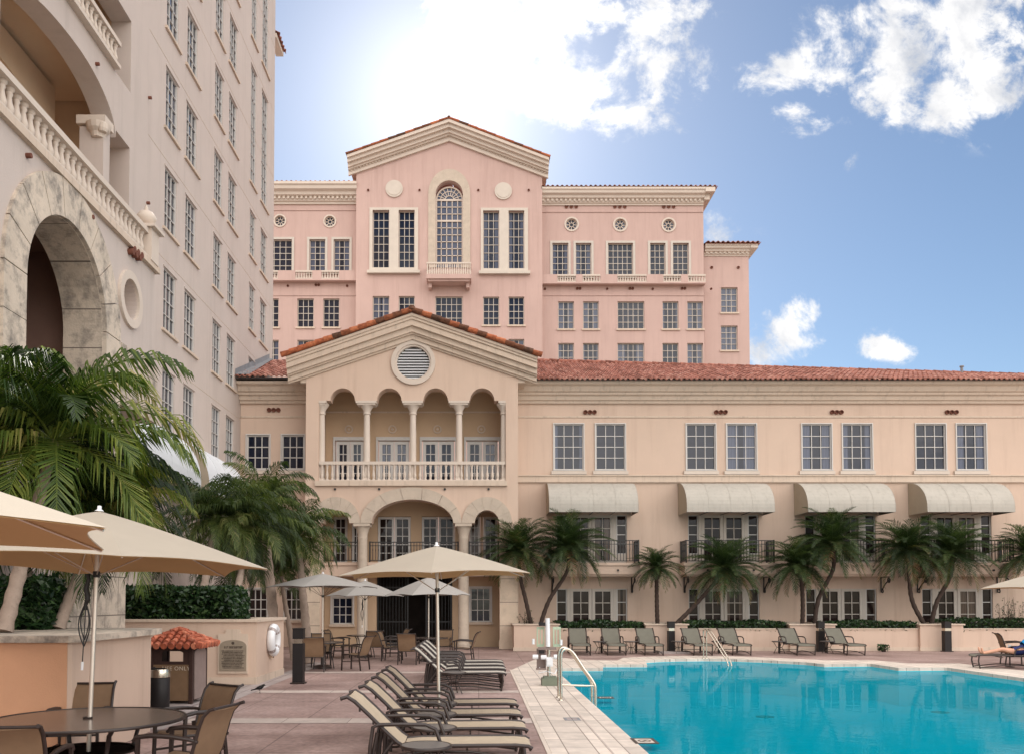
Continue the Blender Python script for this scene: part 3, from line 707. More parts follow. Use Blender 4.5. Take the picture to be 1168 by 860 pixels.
def balustrade(parent, p0, p1, z0, z1, n, r=.075, w=.26, mat='ptrim', base=.1):
    p0 = Vector(p0); p1 = Vector(p1); m = MB()
    a = (*p0, z1-.06); b = (*p1, z1-.06); m.bar(a, b, w, .12); m.bar((*p0, z0+base/2), (*p1, z0+base/2), w, base)
    o = m.build('balustrade', mat, parent); org = ORG[parent.name]
    bm_ = baluster_mesh(z1-.12-z0-base, r, mat)
    for i in range(n):
        q = p0.lerp(p1, (i+.5)/n); inst(None, bm_, 'baluster', o, (q.x-org[0], q.y-org[1], z0+base-org[2]))
    return o
balustrade(tower, (XT+.1, 15.5), (XT+.1, 22.6), fl2, fl2+.72, 30, r=.085)
# podium in front: big stone arch, oculus, balustrade terrace
XPd = -7.7
py_ = lambda x, y: WX(x, y, XPd)
PE = py_(174.6, 450)[0]; ptop = py_(110, 238)[1]-.1
pa = 16.22; pr = 1.6; psp = 7.35
big = [(pa-pr, 4.3), (pa+pr, 4.3)]+arc(pa, psp, pr, pr, 0, 180, 28)
ocY, ocZ = py_(147.3, 342); ocr = .44
notch_z = 6.03
m = MB(); m.prism([[(2, 0), (18.55, 0), (18.55, notch_z), (PE, notch_z), (PE, ptop), (2, ptop)], big, circ(ocY, ocZ, ocr, 28)], FX(XPd), 0, .8)
m.box(XT-.0+.01, XPd-.8, PE-.3, PE, notch_z, ptop)
m.build('wall', 'tower', tower)
m = MB(); m.box(XT-3, XPd-.05, 2, PE-.001, ptop-.2, ptop+.0); m.box(XPd-.06, XPd+.1, 2, PE+.1, ptop-.02, ptop+.12); m.build('terrace_floor', 'trim', tower)
m = MB(); m.box(XT-.02, XPd-.9, 18.56, PE, 0, notch_z+.2); m.build('wall', 'cream', tower)
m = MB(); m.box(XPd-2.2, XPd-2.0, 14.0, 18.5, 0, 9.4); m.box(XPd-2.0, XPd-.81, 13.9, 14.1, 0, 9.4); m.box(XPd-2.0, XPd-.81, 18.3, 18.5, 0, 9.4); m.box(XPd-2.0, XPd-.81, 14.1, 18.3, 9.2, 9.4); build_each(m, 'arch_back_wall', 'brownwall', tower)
m = MB(); m.prism([[(pa-pr, 4.3), (pa+pr, 4.3)]+arc(pa, psp, pr, pr, 0, 180, 28), [(pa-pr*.985, 4.31), (pa+pr*.985, 4.31)]+arc(pa, psp, pr*.985, pr*.985, 0, 180, 28)], FX(XPd-.02), 0, .8)
m.build('arch_lining', 'blocks_y', tower)
# voussoirs of the stone arch, each with a joint
outr = 2.3
m = MB(); nv = 9
for i in range(nv):
    t0 = 180*i/nv+.35; t1 = 180*(i+1)/nv-.35
    m.prism([arc(pa, psp, outr, outr, t0, t1, 5)+list(reversed(arc(pa, psp, pr*.99, pr*.99, t0, t1, 5)))], FX(XPd), -.07, .1)
for s_ in (-1, 1):
    for k in range(4):
        y0, y1 = sorted((pa+s_*pr*.99, pa+s_*outr)); m.box(XPd-.1, XPd+.07, y0, y1, psp-.01-(k+1)*.78+.012, psp-.01-k*.78)
m.build('stone_arch', 'stone', tower)
m = MB(); m.box(XPd, XPd+.09, outr+pa+.005, PE+.02, notch_z, psp); m.build('stone_band', 'blocks_y', tower)
m = MB(); m.box(XPd, XPd+.25, 15.9, 18.5, 0, 3.55)
m.prism([[(15.9, 3.55)]+[(18.5, 3.55)]+arc(17.2, 3.55, 1.3, .4, 0, 180, 12)], FX(XPd+.25), 0, .25)
m.build('stone_pier', 'blocks_y', tower)
m = MB(); m.prism([circ(ocY, ocZ, .62, 32), circ(ocY, ocZ, ocr, 32)], FX(XPd), -.07, .02); m.prism([circ(ocY, ocZ, ocr+.01, 24)], FX(XPd), .35, .4); m.build('oculus', 'ptrim', tower)
m = MB()
for k in range(3):
    for d in (0, 1):
        y_, z_ = py_(146.5+k*4.2+d*2, 287.5+k*3.4-d*2.6)
        m.tube([(XPd-.05, y_, z_), (XPd+.12, y_, z_)], .07, 10)
m.build('vent', 'terra_eye', tower)
for px, py in ((106.5, 73.5), (30, 178), (102, 248), (167, 112), (165, 232)):
    y_, z_ = WX(px, py, XT if px != 30 and px != 102 else XPd); m = MB(); x_ = XT+.06 if px not in (30, 102) else XPd
    m.tube([(x_-.02, y_, z_), (x_+.09, y_, z_)], .045, 10); m.build('drain_spout', 'terra_eye', tower)
balustrade(tower, (XPd-.1, 11.0), (XPd-.1, 20.05), ptop+.1, ptop+.83, 40, r=.085, w=.3)
m = MB(); m.box(XPd-.32, XPd+.12, 20.05, 20.5, ptop+.1, ptop+.85); m.box(XPd-.38, XPd+.22, 19.95, 20.6, ptop+.85, ptop+.92)
m.build('end_post', 'ptrim', tower)
m = MB(); m.lathe([(.12, 0), (.07, .05), (.16, .1), (.225, .2), (.225, .27), (.15, .38), (.05, .42), (.045, .47), (.02, .55), (.0, .57)], (XPd-.1, 20.27, ptop+.92), 20); m.build('ball_finial', 'ptrim', tower, smooth=60)
# stone corner block and curved awnings on the tower's ground floor
m = MB(); m.box(XT, XT+.5, 21.6, 23.4, 4.3, 6.5); m.build('stone_block', 'blocks_y', tower)
def awning(parent, mapf, u0, u1, zt, zb, proj, mat, end='awning_end'):
    """mapf(u, w, z): u along wall, w outward"""
    n = 12; pts = [(proj*math.sin(R(90)*i/n), zb+.18+(zt-zb-.18)*math.cos(R(90)*i/n)) for i in range(n+1)]+[(proj, zb)]
    m = MB(); ns = 8
    for s_ in range(ns):
        ua, ub = u0+(u1-u0)*s_/ns, u0+(u1-u0)*(s_+1)/ns
        for i in range(len(pts)-1):
            sag = -.02*math.sin(math.pi*i/len(pts))
            m.quad(mapf(ua, pts[i][0], pts[i][1]), mapf(ub, pts[i][0], pts[i][1]), mapf(ub, pts[i+1][0], pts[i+1][1]), mapf(ua, pts[i+1][0], pts[i+1][1]))
    o = m.build('awning', mat, parent)
    for u in (u0-.004, u1+.004):
        m = MB(); c = mapf(u, .0, zb)
        for i in range(len(pts)-1): m.quad(c, mapf(u, *pts[i]), mapf(u, *pts[i+1]), c) if False else m.add([c, mapf(u, *pts[i]), mapf(u, *pts[i+1])], [(0, 1, 2)])
        m.build('end_panel', 'awning_end', o)
    q = MB()
    for i in range(1, 4):
        u = u0+(u1-u0)*i/4; q.tube([mapf(u, p_[0]+.004, p_[1]+.003) for p_ in pts], .005, 5)
    build_each(q, 'seam', mat, o)
    q = MB()
    for i in range(5):
        u = u0+.03+(u1-u0-.06)*i/4
        q.tube([mapf(u, .03, zb+.02), mapf(u, proj-.03, zb+.02)], .014, 6)
    q.tube([mapf(u0+.02, proj-.03, zb+.03), mapf(u1-.02, proj-.03, zb+.03)], .016, 6)
    q.build('awning_frame', 'iron', o); return o
mt = lambda u, w, z: (XT+.012+w, u, z)
awning(tower, mt, 21.3, 26.2, 6.95, 5.25, 1.3, 'awning_white')
awning(tower, mt, 27.0, 31.5, 6.95, 5.25, 1.3, 'awning_white')
# ================================================================== CREAM PAVILION with arcades
YV = 33.7; YB = 35.7
def vx(x, y=560, Y=YV): return W(x, y, Y)[0]
def vz(y, Y=YV): return W(546, y, Y)[1]
pav = thing('pavilion_building', 'cream gabled pavilion with a round louvre, four small arches above and three stone arches below', 'building', (-2.5, YV, 0)); ORG[pav.name] = (-2.5, YV, 0)
xl, xr = vx(348.3), vx(591)
sp_ = vz(596.4); top_sp = vz(456.7); lf = vz(549)
def P2(x, y): return (vx(x, y), vz(y))
def archp(c, spr, x0, x1, ytop, t0=0, t1=180, n=18):
    X0, X1 = vx(x0, spr), vx(x1, spr); z0 = vz(spr); return arc((X0+X1)/2, z0, (X1-X0)/2, vz(ytop)-z0, t0, t1, n)
outer = [(xl, 0), (vx(366, 700), 0), (vx(366, 596), sp_)]
outer += list(reversed(archp(0, 596.4, 369, 398.6, 581.7)))
outer += list(reversed(archp(0, 596.4, 424, 517, 569.5, n=26)))
outer += list(reversed(archp(0, 596.4, 541.4, 569.3, 581.7)))
outer += [(vx(569.6, 596), sp_), (vx(569.6, 596), 0), (xr, 0), (xr, vz(418)), (vx(470, 380), vz(380)), (xl, vz(418))]
up = [(vx(363), lf), (vx(577), lf), (vx(577), top_sp)]
for cxp in (550, 496.9, 443.9, 390.8):
    up += archp(0, 456.7, cxp-14, cxp+14, 442.6, 0, 180, 16)
up += [(vx(363), top_sp)]
vc = W(471.5, 414, YV); vr = 20.2*YV/1000
m = MB(); m.prism([outer, up, circ(vc[0], vc[1], vr, 36)], FY(YV), 0, .55)
m.box(xl, xl+.4, YV+.56, YB+.4, 0, vz(425)); m.box(xr-.4, xr, YV+.56, YB+.4, 0, vz(425))
m.build('wall', 'cream', pav)
# soffits and floors of both loggias
zf1 = vz(549); zc1 = vz(444)+.1; zs0 = vz(656); zs1 = vz(640)
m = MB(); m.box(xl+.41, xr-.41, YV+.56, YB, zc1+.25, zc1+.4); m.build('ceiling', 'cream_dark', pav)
m = MB(); m.box(xl+.41, xr-.41, YV+.4, YB, zf1-.25, zf1-.003); m.build('loggia_floor', 'trim', pav)
# back wall with door openings
def bz(y): return vz(y, YB)
def bx(x, y=560): return W(x, y, YB)[0]
doors_up = [(381.5,416.5),(430.5,468),(480.5,519.5),(531,569.5)]
dtop = bz(501.5)
holes = [rect(bx(a), bx(b), zf1+.0, dtop) for a, b in doors_up]
low_d = [(380.5,396.5),(401.5,411.5),(431,468.5),(481,519),(535,548),(551,567.5)]
dlt = bz(588.5)
holes += [rect(bx(a), bx(b), zs1+.01, dlt) for a, b in low_d]
gw = [(379.5,403,681,711.5),(536.5,559.5,670,709)]
holes += [rect(bx(a), bx(b), bz(d), bz(c)) for a, b, c, d in gw]
gate = (430, 516, 655.5, 722)
holes.append(rect(bx(gate[0]), bx(gate[1]), .0, bz(gate[2])))
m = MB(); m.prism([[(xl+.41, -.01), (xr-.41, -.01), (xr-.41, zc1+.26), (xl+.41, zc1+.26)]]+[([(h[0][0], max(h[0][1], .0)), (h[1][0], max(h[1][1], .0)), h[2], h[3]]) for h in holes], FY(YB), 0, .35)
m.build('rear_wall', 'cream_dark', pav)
for a, b in doors_up:
    X0, X1 = bx(a), bx(b); xm_ = (X0+X1)/2; gap = .05
    for c0, c1 in ((X0+.06, xm_-.01), (xm_+.01, X1-.06)):
        win(pav, (c0+c1)/2, zf1, c1-c0, dtop-zf1-.05, 2, 4, YB, name='door', fr=.13, mun=.035, rec=.1, glass='glass', solid=.1)
m = MB()
for a, b in doors_up:
    X0, X1 = bx(a), bx(b); m.prism([[(X0-.06, zf1), (X1+.06, zf1), (X1+.06, dtop+.12), (X0-.06, dtop+.12)], [(X0+.02, zf1+.001), (X1-.02, zf1+.001), (X1-.02, dtop-.02), (X0+.02, dtop-.02)]], FY(YB), -.05, .1)
m.build('door_surround', 'white', pav)
for i, (a, b) in enumerate(low_d):
    X0, X1 = bx(a), bx(b); n = 2 if X1-X0 > 1 else 1
    for k in range(n):
        c0 = X0+(X1-X0)*k/n+.01; c1 = X0+(X1-X0)*(k+1)/n-.01
        win(pav, (c0+c1)/2, zs1+.005, c1-c0, dlt-zs1-.03, 2, 5, YB, name='door', fr=.09, mun=.03, rec=.1, glass='glass_warm')
for a, b, c, d in gw:
    win(pav, (bx(a)+bx(b))/2, bz(d), bx(b)-bx(a), bz(c)-bz(d), 3, 3, YB, mun=.03, fr=.05, rec=.12, surround=.06, sill=.1)
# string line and medallions in the upper loggia
m = MB(); m.box(xl+.42, xr-.42, YB-.04, YB, bz(470)-.03, bz(470)+.03); build_each(m, 'string_course', 'trim', pav)
for x in (398, 447.6, 499, 549):
    X, Z = W(x, 489.5, YB); m = MB(); m.prism([circ(X, Z, .17, 24), circ(X, Z, .12, 24)], FY(YB), -.05, .01); m.prism([circ(X, Z, .05, 12)], FY(YB), -.04, .01); m.build('medallion', 'trim', pav)
# dark gateway with iron grille
gx0, gx1, gz = bx(gate[0]), bx(gate[1]), bz(gate[2])
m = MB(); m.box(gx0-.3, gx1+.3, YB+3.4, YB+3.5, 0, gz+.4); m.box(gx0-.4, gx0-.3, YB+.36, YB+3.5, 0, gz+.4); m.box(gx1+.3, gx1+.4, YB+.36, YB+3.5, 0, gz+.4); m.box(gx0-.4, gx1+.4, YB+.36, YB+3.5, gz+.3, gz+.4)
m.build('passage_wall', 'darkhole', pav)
gm = (gx0+gx1)/2
for a, b in ((gx0+.02, gm-.25), (gm+.45, gx1-.02)):
    m = MB(); m.box(a, a+.06, YB+.1, YB+.15, 0.02, gz-.04); m.box(b-.06, b, YB+.1, YB+.15, 0.02, gz-.04)
    for z in (.08, 1.0, gz-.5, gz-.06): m.box(a+.06, b-.06, YB+.105, YB+.145, z-.025, z+.025)
    n = int((b-a)/.12)
    for i in range(1, n): x = a+(b-a)*i/n; m.box(x-.012, x+.012, YB+.11, YB+.135, .1, gz-.08)
    m.build('iron_gate', 'iron', pav)
# balcony slab and iron railing between the tall columns
m = MB(); m.box(vx(366.2), vx(569.4), YV+.62, YB, zs0, zs1); m.box(vx(366.2), vx(569.4), YV+.56, YV+.618, zs1-.12, zs1-.003); m.build('balcony', 'cream', pav)
def iron_rail(parent, pts, z0, z1, sp=.115, name='railing'):
    m = MB()
    for a, b in zip(pts, pts[1:]):
        a = Vector(a); b = Vector(b); L_ = (b-a).length
        m.bar((*a, z1), (*b, z1), .05, .035); m.bar((*a, z0+.08), (*b, z0+.08), .03, .03); m.bar((*a, z1-.14), (*b, z1-.14), .025, .025)
        n = max(1, int(L_/sp))
        for i in range(n+1):
            q = a.lerp(b, i/n); t = .034 if i in (0, n) else .022
            m.box(q.x-t/2, q.x+t/2, q.y-t/2, q.y+t/2, z0+(0 if i in (0, n) else .08), z1-.01)
            if 0 < i < n:
                m.box(q.x-.015, q.x+.015, q.y-.012, q.y+.012, z0+.45, z0+.53)
    for a in pts: m.box(a[0]-.025, a[0]+.025, a[1]-.025, a[1]+.025, z0, z1+.03)
    return m.build(name, 'iron', parent)
for x0, x1 in ((367, 405.5), (419.5, 522), (535, 569)):
    iron_rail(pav, [(vx(x0), YV+.72), (vx(x1), YV+.72)], zs1, vz(616.5))
# tall columns
for x in (412.6, 528.7):
    X = vx(x, 596); hh = sp_
    m = MB(); m.lathe([(.27, 0), (.27, .18), (.23, .22), (.21, .3), (.2, hh*.55), (.185, hh-.62), (.19, hh-.6), (.2, hh-.57), (.19, hh-.54), (.2, hh-.4), (.25, hh-.22), (.285, hh-.14), (.3, hh-.11)], (X, YV+.27, 0), 24)
    o = m.build('column', 'stone_lt', pav, smooth=40)
    m = MB(); m.box(X-.32, X+.32, YV-.06, YV+.6, hh-.115, hh-.004); m.build('capital', 'stone_lt', o)
# stone mouldings round the three arches
def arch_ring(x0i, x1i, yti, x0o, x1o, yto, t0=0, t1=180):
    m = MB(); zi = vz(596.4)
    ci, ri, hi = (vx(x0i, 596)+vx(x1i, 596))/2, (vx(x1i, 596)-vx(x0i, 596))/2, vz(yti)-zi
    c2, r2_, h2 = (vx(x0o, 596)+vx(x1o, 596))/2, (vx(x1o, 596)-vx(x0o, 596))/2, vz(yto)-zi
    nb = 7
    for i in range(nb):
        a = t0+(t1-t0)*i/nb+.25; b = t0+(t1-t0)*(i+1)/nb-.25
        m.prism([arc(c2, zi, r2_, h2, a, b, 6)+list(reversed(arc(ci, zi, ri, hi, a, b, 6)))], FY(YV), -.07, .02)
    return m.build('arch_moulding', 'stone_lt', pav)
arch_ring(424, 517, 569.5, 411.2, 526.6, 555.6)
arch_ring(369, 398.6, 581.7, 354.8, 410.8, 566.6)
arch_ring(541.4, 569.3, 581.7, 527.0, 584, 566.6)
# stone pilasters at the sides
for a, b in ((348.5, 365.8), (569.9, 590.8)):
    m = MB(); m.box(vx(a), vx(b), YV-.1, YV-.001, 0, vz(651)); m.box(vx(a)-.03, vx(b)+.03, YV-.14, YV-.002, 0, .35); m.box(vx(a)-.03, vx(b)+.03, YV-.14, YV-.001, vz(651), vz(648)); m.build('pilaster', 'blocks_x', pav)
# upper columns
for x in (365.5, 417.4, 470.4, 523.4, 575):
    X = vx(x, 500); h0, h1 = lf, top_sp; h = h1-h0
    m = MB(); m.lathe([(.2, 0), (.2, .08), (.16, .14), (.135, .2), (.125, h*.6), (.115, h-.5), (.15, h-.49), (.15, h-.45), (.13, h-.43), (.14, h-.36), (.2, h-.24), (.26, h-.16), (.29, h-.09)], (X, YV+.27, h0), 20)
    o = m.build('column', 'ptrim', pav, smooth=40); w_ = .4 if 400 < x < 560 else .22
    c0 = X-w_ if x > 370 else vx(363)+.002; c1 = X+w_ if x < 570 else vx(577)-.002
    m = MB(); m.box(c0, c1, YV-.03, YV+.56, h1-.09, h1-.004); m.box(c0+.05, c1-.05, YV+.0, YV+.53, h1-.15, h1-.092); m.build('capital', 'ptrim', o)
# balustrade of the upper loggia and its ledge
balustrade(pav, (vx(363.5), YV+.12), (vx(576.5), YV+.12), lf+.02, vz(525.8), 36, r=.062, w=.17, mat='ptrim', base=.06)
m = MB(); m.box(vx(359.5), vx(578.5), YV-.12, YV-.001, vz(554), lf+.015); m.box(vx(363), vx(577), YV-.001, YV+.55, lf-.0, lf+.018); m.build('ledge', 'trim', pav)
for x in (382.2, 432.6, 507.4, 557.3):
    X, Z = W(x, 557.6, YV); m = MB(); m.tube([(X, YV-.05, Z), (X, YV+.02, Z)], .045, 10); m.build('drain_spout', 'iron', pav)
# round louvred vent
m = MB(); m.prism([circ(vc[0], vc[1], vr*1.26, 40), circ(vc[0], vc[1], vr*1.03, 40)], FY(YV), -.1, .02); m.prism([circ(vc[0], vc[1], vr*1.04, 40), circ(vc[0], vc[1], vr*.93, 40)], FY(YV), -.05, .12)
o = m.build('round_vent', 'ptrim', pav)
m = MB()
for k in range(11):
    dz = -vr*.88+vr*1.76*(k+.5)/11; hw = math.sqrt(max(.01, (vr*.93)**2-dz*dz))
    m.add([(vc[0]-hw, YV+.0, vc[1]+dz-.05), (vc[0]+hw, YV+.0, vc[1]+dz-.05), (vc[0]+hw, YV+.12, vc[1]+dz+.03), (vc[0]-hw, YV+.12, vc[1]+dz+.03), (vc[0]-hw, YV+.015, vc[1]+dz-.065), (vc[0]+hw, YV+.015, vc[1]+dz-.065), (vc[0]+hw, YV+.135, vc[1]+dz+.015), (vc[0]-hw, YV+.135, vc[1]+dz+.015)],
          [(0,1,2,3),(7,6,5,4),(0,4,5,1),(1,5,6,2),(2,6,7,3),(3,7,4,0)])
m.build('louvre', 'whitepaint', o)
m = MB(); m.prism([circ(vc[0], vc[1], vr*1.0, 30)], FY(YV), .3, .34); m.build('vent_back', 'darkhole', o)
# gable cornice, roof
YR = YV-.55
eL = W(326, 404.5, YR); apx = W(469.7, 357, YR); eR = W(613, 407.5, YR)
eL = (eL[0], eR[1]+.02); eR = (eR[0], eR[1]+.02)
bands = [(0, .1, .55), (.1, .2, .5), (.2, .36, .44), (.36, .42, .47), (.42, .62, .34), (.62, .68, .26), (.68, .85, .16), (.85, .92, .08)]
rake(pav, eL, apx, eR, bands, YV, 'trim')
m = MB()
for s_, e, xe in ((-1, eL, xl), (1, eR, xr)):
    for k, (d0, d1, ins) in enumerate(((.02, .12, .05), (.122, .4, .14), (.402, .62, .3), (.622, .86, .45))):
        a, b = sorted((e[0]-s_*ins, xe)); m.box(a, b, YV+.02, YV+4, e[1]-d1, e[1]-d0)
m.build('cornice', 'trim', pav)
gable_roof(pav, eL, apx, eR, YR-.02, YV+6.3, .2, .4, .05, lift=.04)
rake_tiles(pav, (eL[0]-.12, eL[1]+.06), (apx[0], apx[1]+.12), (eR[0]+.12, eR[1]+.06), YR-.04, .1, .36, 5)
m = MB(); m.box(xl+.5, xr-.5, YB+.5, YB+4.5, zc1+.5, vz(425)); m.build('attic_wall', 'cream', pav)
# ================================================================== CREAM WINGS either side of the pavilion
YW = 35.2
def gx(x, y=560): return W(x, y, YW)[0]
def gz_(y): return W(546, y, YW)[1]
wing = thing('wing_building', 'long cream two storey wing with red tiled roof, paired windows and four curved awnings', 'building', (12, YW, 0)); ORG[wing.name] = (12, YW, 0)
lwing = thing('wing_building', 'short cream building between the tall tower and the gabled pavilion', 'building', (-8.3, YW, 0)); ORG[lwing.name] = (-8.3, YW, 0)
upw = [(632,665.5),(679.5,713),(783,816),(829,862.5),(914.7,948.4),(961,994.6),(1044.6,1078.5),(1091,1124.6)]
bays = [gx(674.6), gx(824.6), gx(957.8), gx(1089.8)]
zfl = gz_(641.5); ztop_d = gz_(587)
holes = [holepx(a, b, 483.5, 535.5, YW) for a, b in upw]
for c in bays:
    holes.append(rect(c-1.42, c+1.42, zfl, ztop_d)); holes.append(rect(c-1.42, c+1.42, .75, gz_(671)))
zw = gz_(440); XR0, XR1 = xr-.3, 27.0
m = MB(); m.prism([rect(XR0, XR1, 0, zw)]+holes, FY(YW), 0, .4); m.box(XR0, XR1, YW+8, YW+8.3, 0, zw); m.box(XR1-.3, XR1, YW+.41, YW+8, 0, zw)
m.build('wall', 'cream', wing)
m = MB(); m.box(XR0, XR1-.4, YW+.41, YW+8, zfl-.35, zfl-.05); m.build('floor_slab', 'trim', wing)
for a, b in upw: winpx(wing, a, b, 483.5, 535.5, 3, 4, YW, mun=.028, fr=.04, rec=.08, surround=.04, sill=.0)
for a, b in upw:
    m = MB(); m.box(gx(a, 535)-.12, gx(b, 535)+.12, YW-.1, YW-.001, gz_(541), gz_(537)); m.build('sill', 'ptrim', wing)
def french_set(parent, c, z0, h, Y, top):
    """two sidelights and a pair of glazed doors"""
    for s_ in (-1, 1):
        win(parent, c+s_*1.21, z0+(.35 if top else 0), .41, h-(.35 if top else 0), 1, 3 if not top else 4, Y, fr=.035, mun=.03, rec=.1, glass='glass_warm')
        win(parent, c+s_*.44, z0, .84, h, 2, 3 if not top else 4, Y, name='door', fr=.11, mun=.03, rec=.07, glass='glass_warm', fmat='creamframe')
    m = MB()
    for s_ in (-1, 1): m.box(c+s_*.93-.065, c+s_*.93+.065, Y+.02, Y+.2, z0, z0+h)
    m.box(c-.013, c+.013, Y+.03, Y+.2, z0, z0+h)
    if top:
        for s_ in (-1, 1): m.box(*sorted((c+s_*1.0, c+s_*1.415)), Y+.06, Y+.2, z0, z0+.349)
    build_each(m, 'door_frame', 'creamframe', parent)
for c in bays:
    french_set(wing, c, zfl, ztop_d-zfl, YW, True); french_set(wing, c, .75, gz_(671)-.75, YW, False)
# cornice, string courses, vents
def wing_cornice(parent, X0, X1):
    z1 = gz_(439); z0 = gz_(460.5); h = z1-z0; m = MB()
    prof = [(0, z0), (.1, z0), (.12, z0+.07*h), (.13, z0+.12*h), (.2, z0+.16*h), (.25, z0+.34*h), (.34, z0+.4*h), (.36, z0+.5*h), (.4, z0+.52*h), (.44, z0+.56*h), (.52, z0+.78*h), (.62, z0+.84*h), (.66, z0+.88*h), (.68, z1), (0, z1)]
    m.profile(prof, X0, X1, FY(YW)); return m.build('cornice', 'trim', parent)
wing_cornice(wing, xr+.003, XR1)
XL0, XL1 = XT+.012, xl-.003
wing_cornice(lwing, XL0, XL1)
def courses(parent, X0, X1):
    m = MB(); m.box(X0, X1, YW-.035, YW-.001, gz_(476.2), gz_(474.2)); m.box(X0, X1, YW-.09, YW-.001, gz_(550), gz_(548.2)); m.box(X0, X1, YW-.06, YW-.001, gz_(548.2)+.002, gz_(543)); m.box(X0, X1, YW-.1, YW-.001, gz_(543)+.002, gz_(541.6))
    build_each(m, 'string_course', 'trim', parent)
courses(wing, xr+.003, XR1); courses(lwing, XL0, XL1)
for x in (672.8, 822, 954, 1085): vents(wing, x, 470, YW, 3, 5.2, 2.5)
vents(lwing, 312.5, 467.5, YW, 3, 5.2, 2.5)
m = MB()
for c in (729.8, 886, 1020, 1147): m.box(gx(c)-.004, gx(c)+.004, YW-.006, YW, .9, gz_(551))
build_each(m, 'expansion_joint', 'trim', wing)
m = MB(); roof_patch(m, (xr+.1, YW-.85, gz_(438.5)), (XR1+.5, YW-.85, gz_(438.5)), (xr+.1, YW+4.8, W(700, 411.5, YW+4.8)[1]), (XR1+.5, YW+4.8, W(1168, 427.5, YW+4.8)[1]-.12), .2, .42, .055, 6)
m.build('roof', 'rooftile', wing)
m = MB(); m.box(xr+.1, XR1+.45, YW-.8, YW+.2, gz_(439)+.002, gz_(438.7)+.05); m.build('gutter', 'bronze', wing)
z1_, z2_ = W(700, 411.5, YW+4.8)[1], W(1168, 427.5, YW+4.8)[1]-.12
m = MB(); rnd = random.Random(9); n = 60
for i in range(n):
    m.cur = rnd.random()*.6; a, b = i/n-.004, (i+1)/n; X0, X1 = xr+.1, XR1+.5
    m.tube([(X0+(X1-X0)*a, YW+4.8, z1_+(z2_-z1_)*a+.05), (X0+(X1-X0)*b, YW+4.8, z1_+(z2_-z1_)*b+.03)], [.1, .085], 8)
m.build('ridge_tiles', 'rooftile', wing, smooth=50)
m = MB(); X_, Z_ = W(1097, 420, YW+4.6); m.tube([(X_, YW+4.6, Z_-.4), (X_, YW+4.6, Z_+.05)], .06, 8); m.tube([(X_, YW+4.6, Z_+.05), (X_, YW+4.6, Z_+.1)], .1, 8); m.build('vent_pipe', 'lead', wing)
# awnings
ma = lambda u, w, z: (u, YW-.012-w, z)
aw_x = [(2.72, 6.16), (8.03, 11.42), (12.7, 16.08), (17.3, 20.68)]
for a, b in aw_x: awning(wing, ma, a, b, gz_(551.5), W(600, 583.5, YW-1.5)[1], 1.5, 'awning')
# balconies with iron railings and scroll brackets
YBL = YW-.95
zb1 = W(546, 641.5, YBL)[1]; zb0 = W(546, 654.5, YBL)[1]
for c in bays:
    m = MB(); m.box(c-1.78, c+1.78, YBL, YW-.001, zb0, zb1); m.box(c-1.84, c+1.84, YBL-.06, YW-.001, zb1-.1, zb1+.003); m.box(c-1.68, c+1.68, YBL+.1, YW-.002, zb0-.08, zb0-.001)
    o = m.build('balcony', 'cream', wing)
    iron_rail(o, [(c-1.72, YW-.03), (c-1.72, YBL+.04), (c+1.72, YBL+.04), (c+1.72, YW-.03)], zb1, W(546, 616, YBL)[1])
    for s_ in (-1, 1):
        x = c+s_*1.6; m = MB(); z = zb0-.09
        m.tube([(x, YBL+.15, z), (x, YW-.1, z)], .026, 6); m.tube([(x, YW-.02, z), (x, YW-.02, z-.62)], .026, 6)
        pts = []
        for i in range(25):
            t = i/24; ang = R(-200+560*t); r_ = .11*(1-t*.55)
            pts.append((x, YBL+.27+r_*math.cos(ang), z-.13+r_*math.sin(ang)))
        m.tube(pts, .026, 6)
        m.tube([(x, YBL+.36, z-.18), (x, YW-.35, z-.3), (x, YW-.2, z-.42), (x, YW-.12, z-.52)], .028, 6)
        pts = [(x, YW-.13+.08*math.cos(R(30+300*i/16))*(1-i/40), z-.56+.08*math.sin(R(30+300*i/16))*(1-i/40)) for i in range(17)]
        m.tube(pts, .026, 6); m.build('scroll_bracket', 'iron', wing)
    for s_ in (-.9, .9):
        m = MB(); m.tube([(c+s_, YBL-.07, zb0+.16), (c+s_, YBL+.02, zb0+.16)], .04, 8); m.build('drain_spout', 'iron', wing)
# left wing
lw_up = [(281.5, 307.5), (321.5, 347)]; lw_lo = [(283, 305), (325, 345)]
holes = [holepx(a, b, 496, 535, YW) for a, b in lw_up]+[holepx(a, b, 671, 707, YW) for a, b in lw_lo]
m = MB(); m.prism([rect(XL0, xl+.3, 0, zw)]+holes, FY(YW), 0, .4); m.build('wall', 'cream', lwing)
for a, b in lw_up: winpx(lwing, a, b, 496, 535, 3, 3, YW, mun=.035, fr=.055, rec=.08, surround=.045, sill=0)
for a, b in lw_up:
    m = MB(); m.box(gx(a, 535)-.12, gx(b, 535)+.1, YW-.1, YW-.001, gz_(540.5), gz_(536.5)); m.build('sill', 'ptrim', lwing)
for a, b in lw_lo: winpx(lwing, a, b, 671, 707, 3, 3, YW, mun=.035, fr=.055, rec=.08, surround=.045, sill=.1, glass='glass_warm')
m = MB(); roof_patch(m, (XL0, YW-.85, gz_(435)), (xl-.0, YW-.85, gz_(435)), (XL0, YW+4.8, z1_), (xl-.0, YW+4.8, z1_), .2, .42, .055, 6, seed=4)
roof_patch(m, (xl, YW+.9, gz_(435)+.8), (xr+.1, YW+.9, gz_(435)+.8), (xl, YW+4.8, z1_), (xr+.1, YW+4.8, z1_), .2, .42, .055, 6, seed=6)
m.build('roof', 'rooftile', lwing)
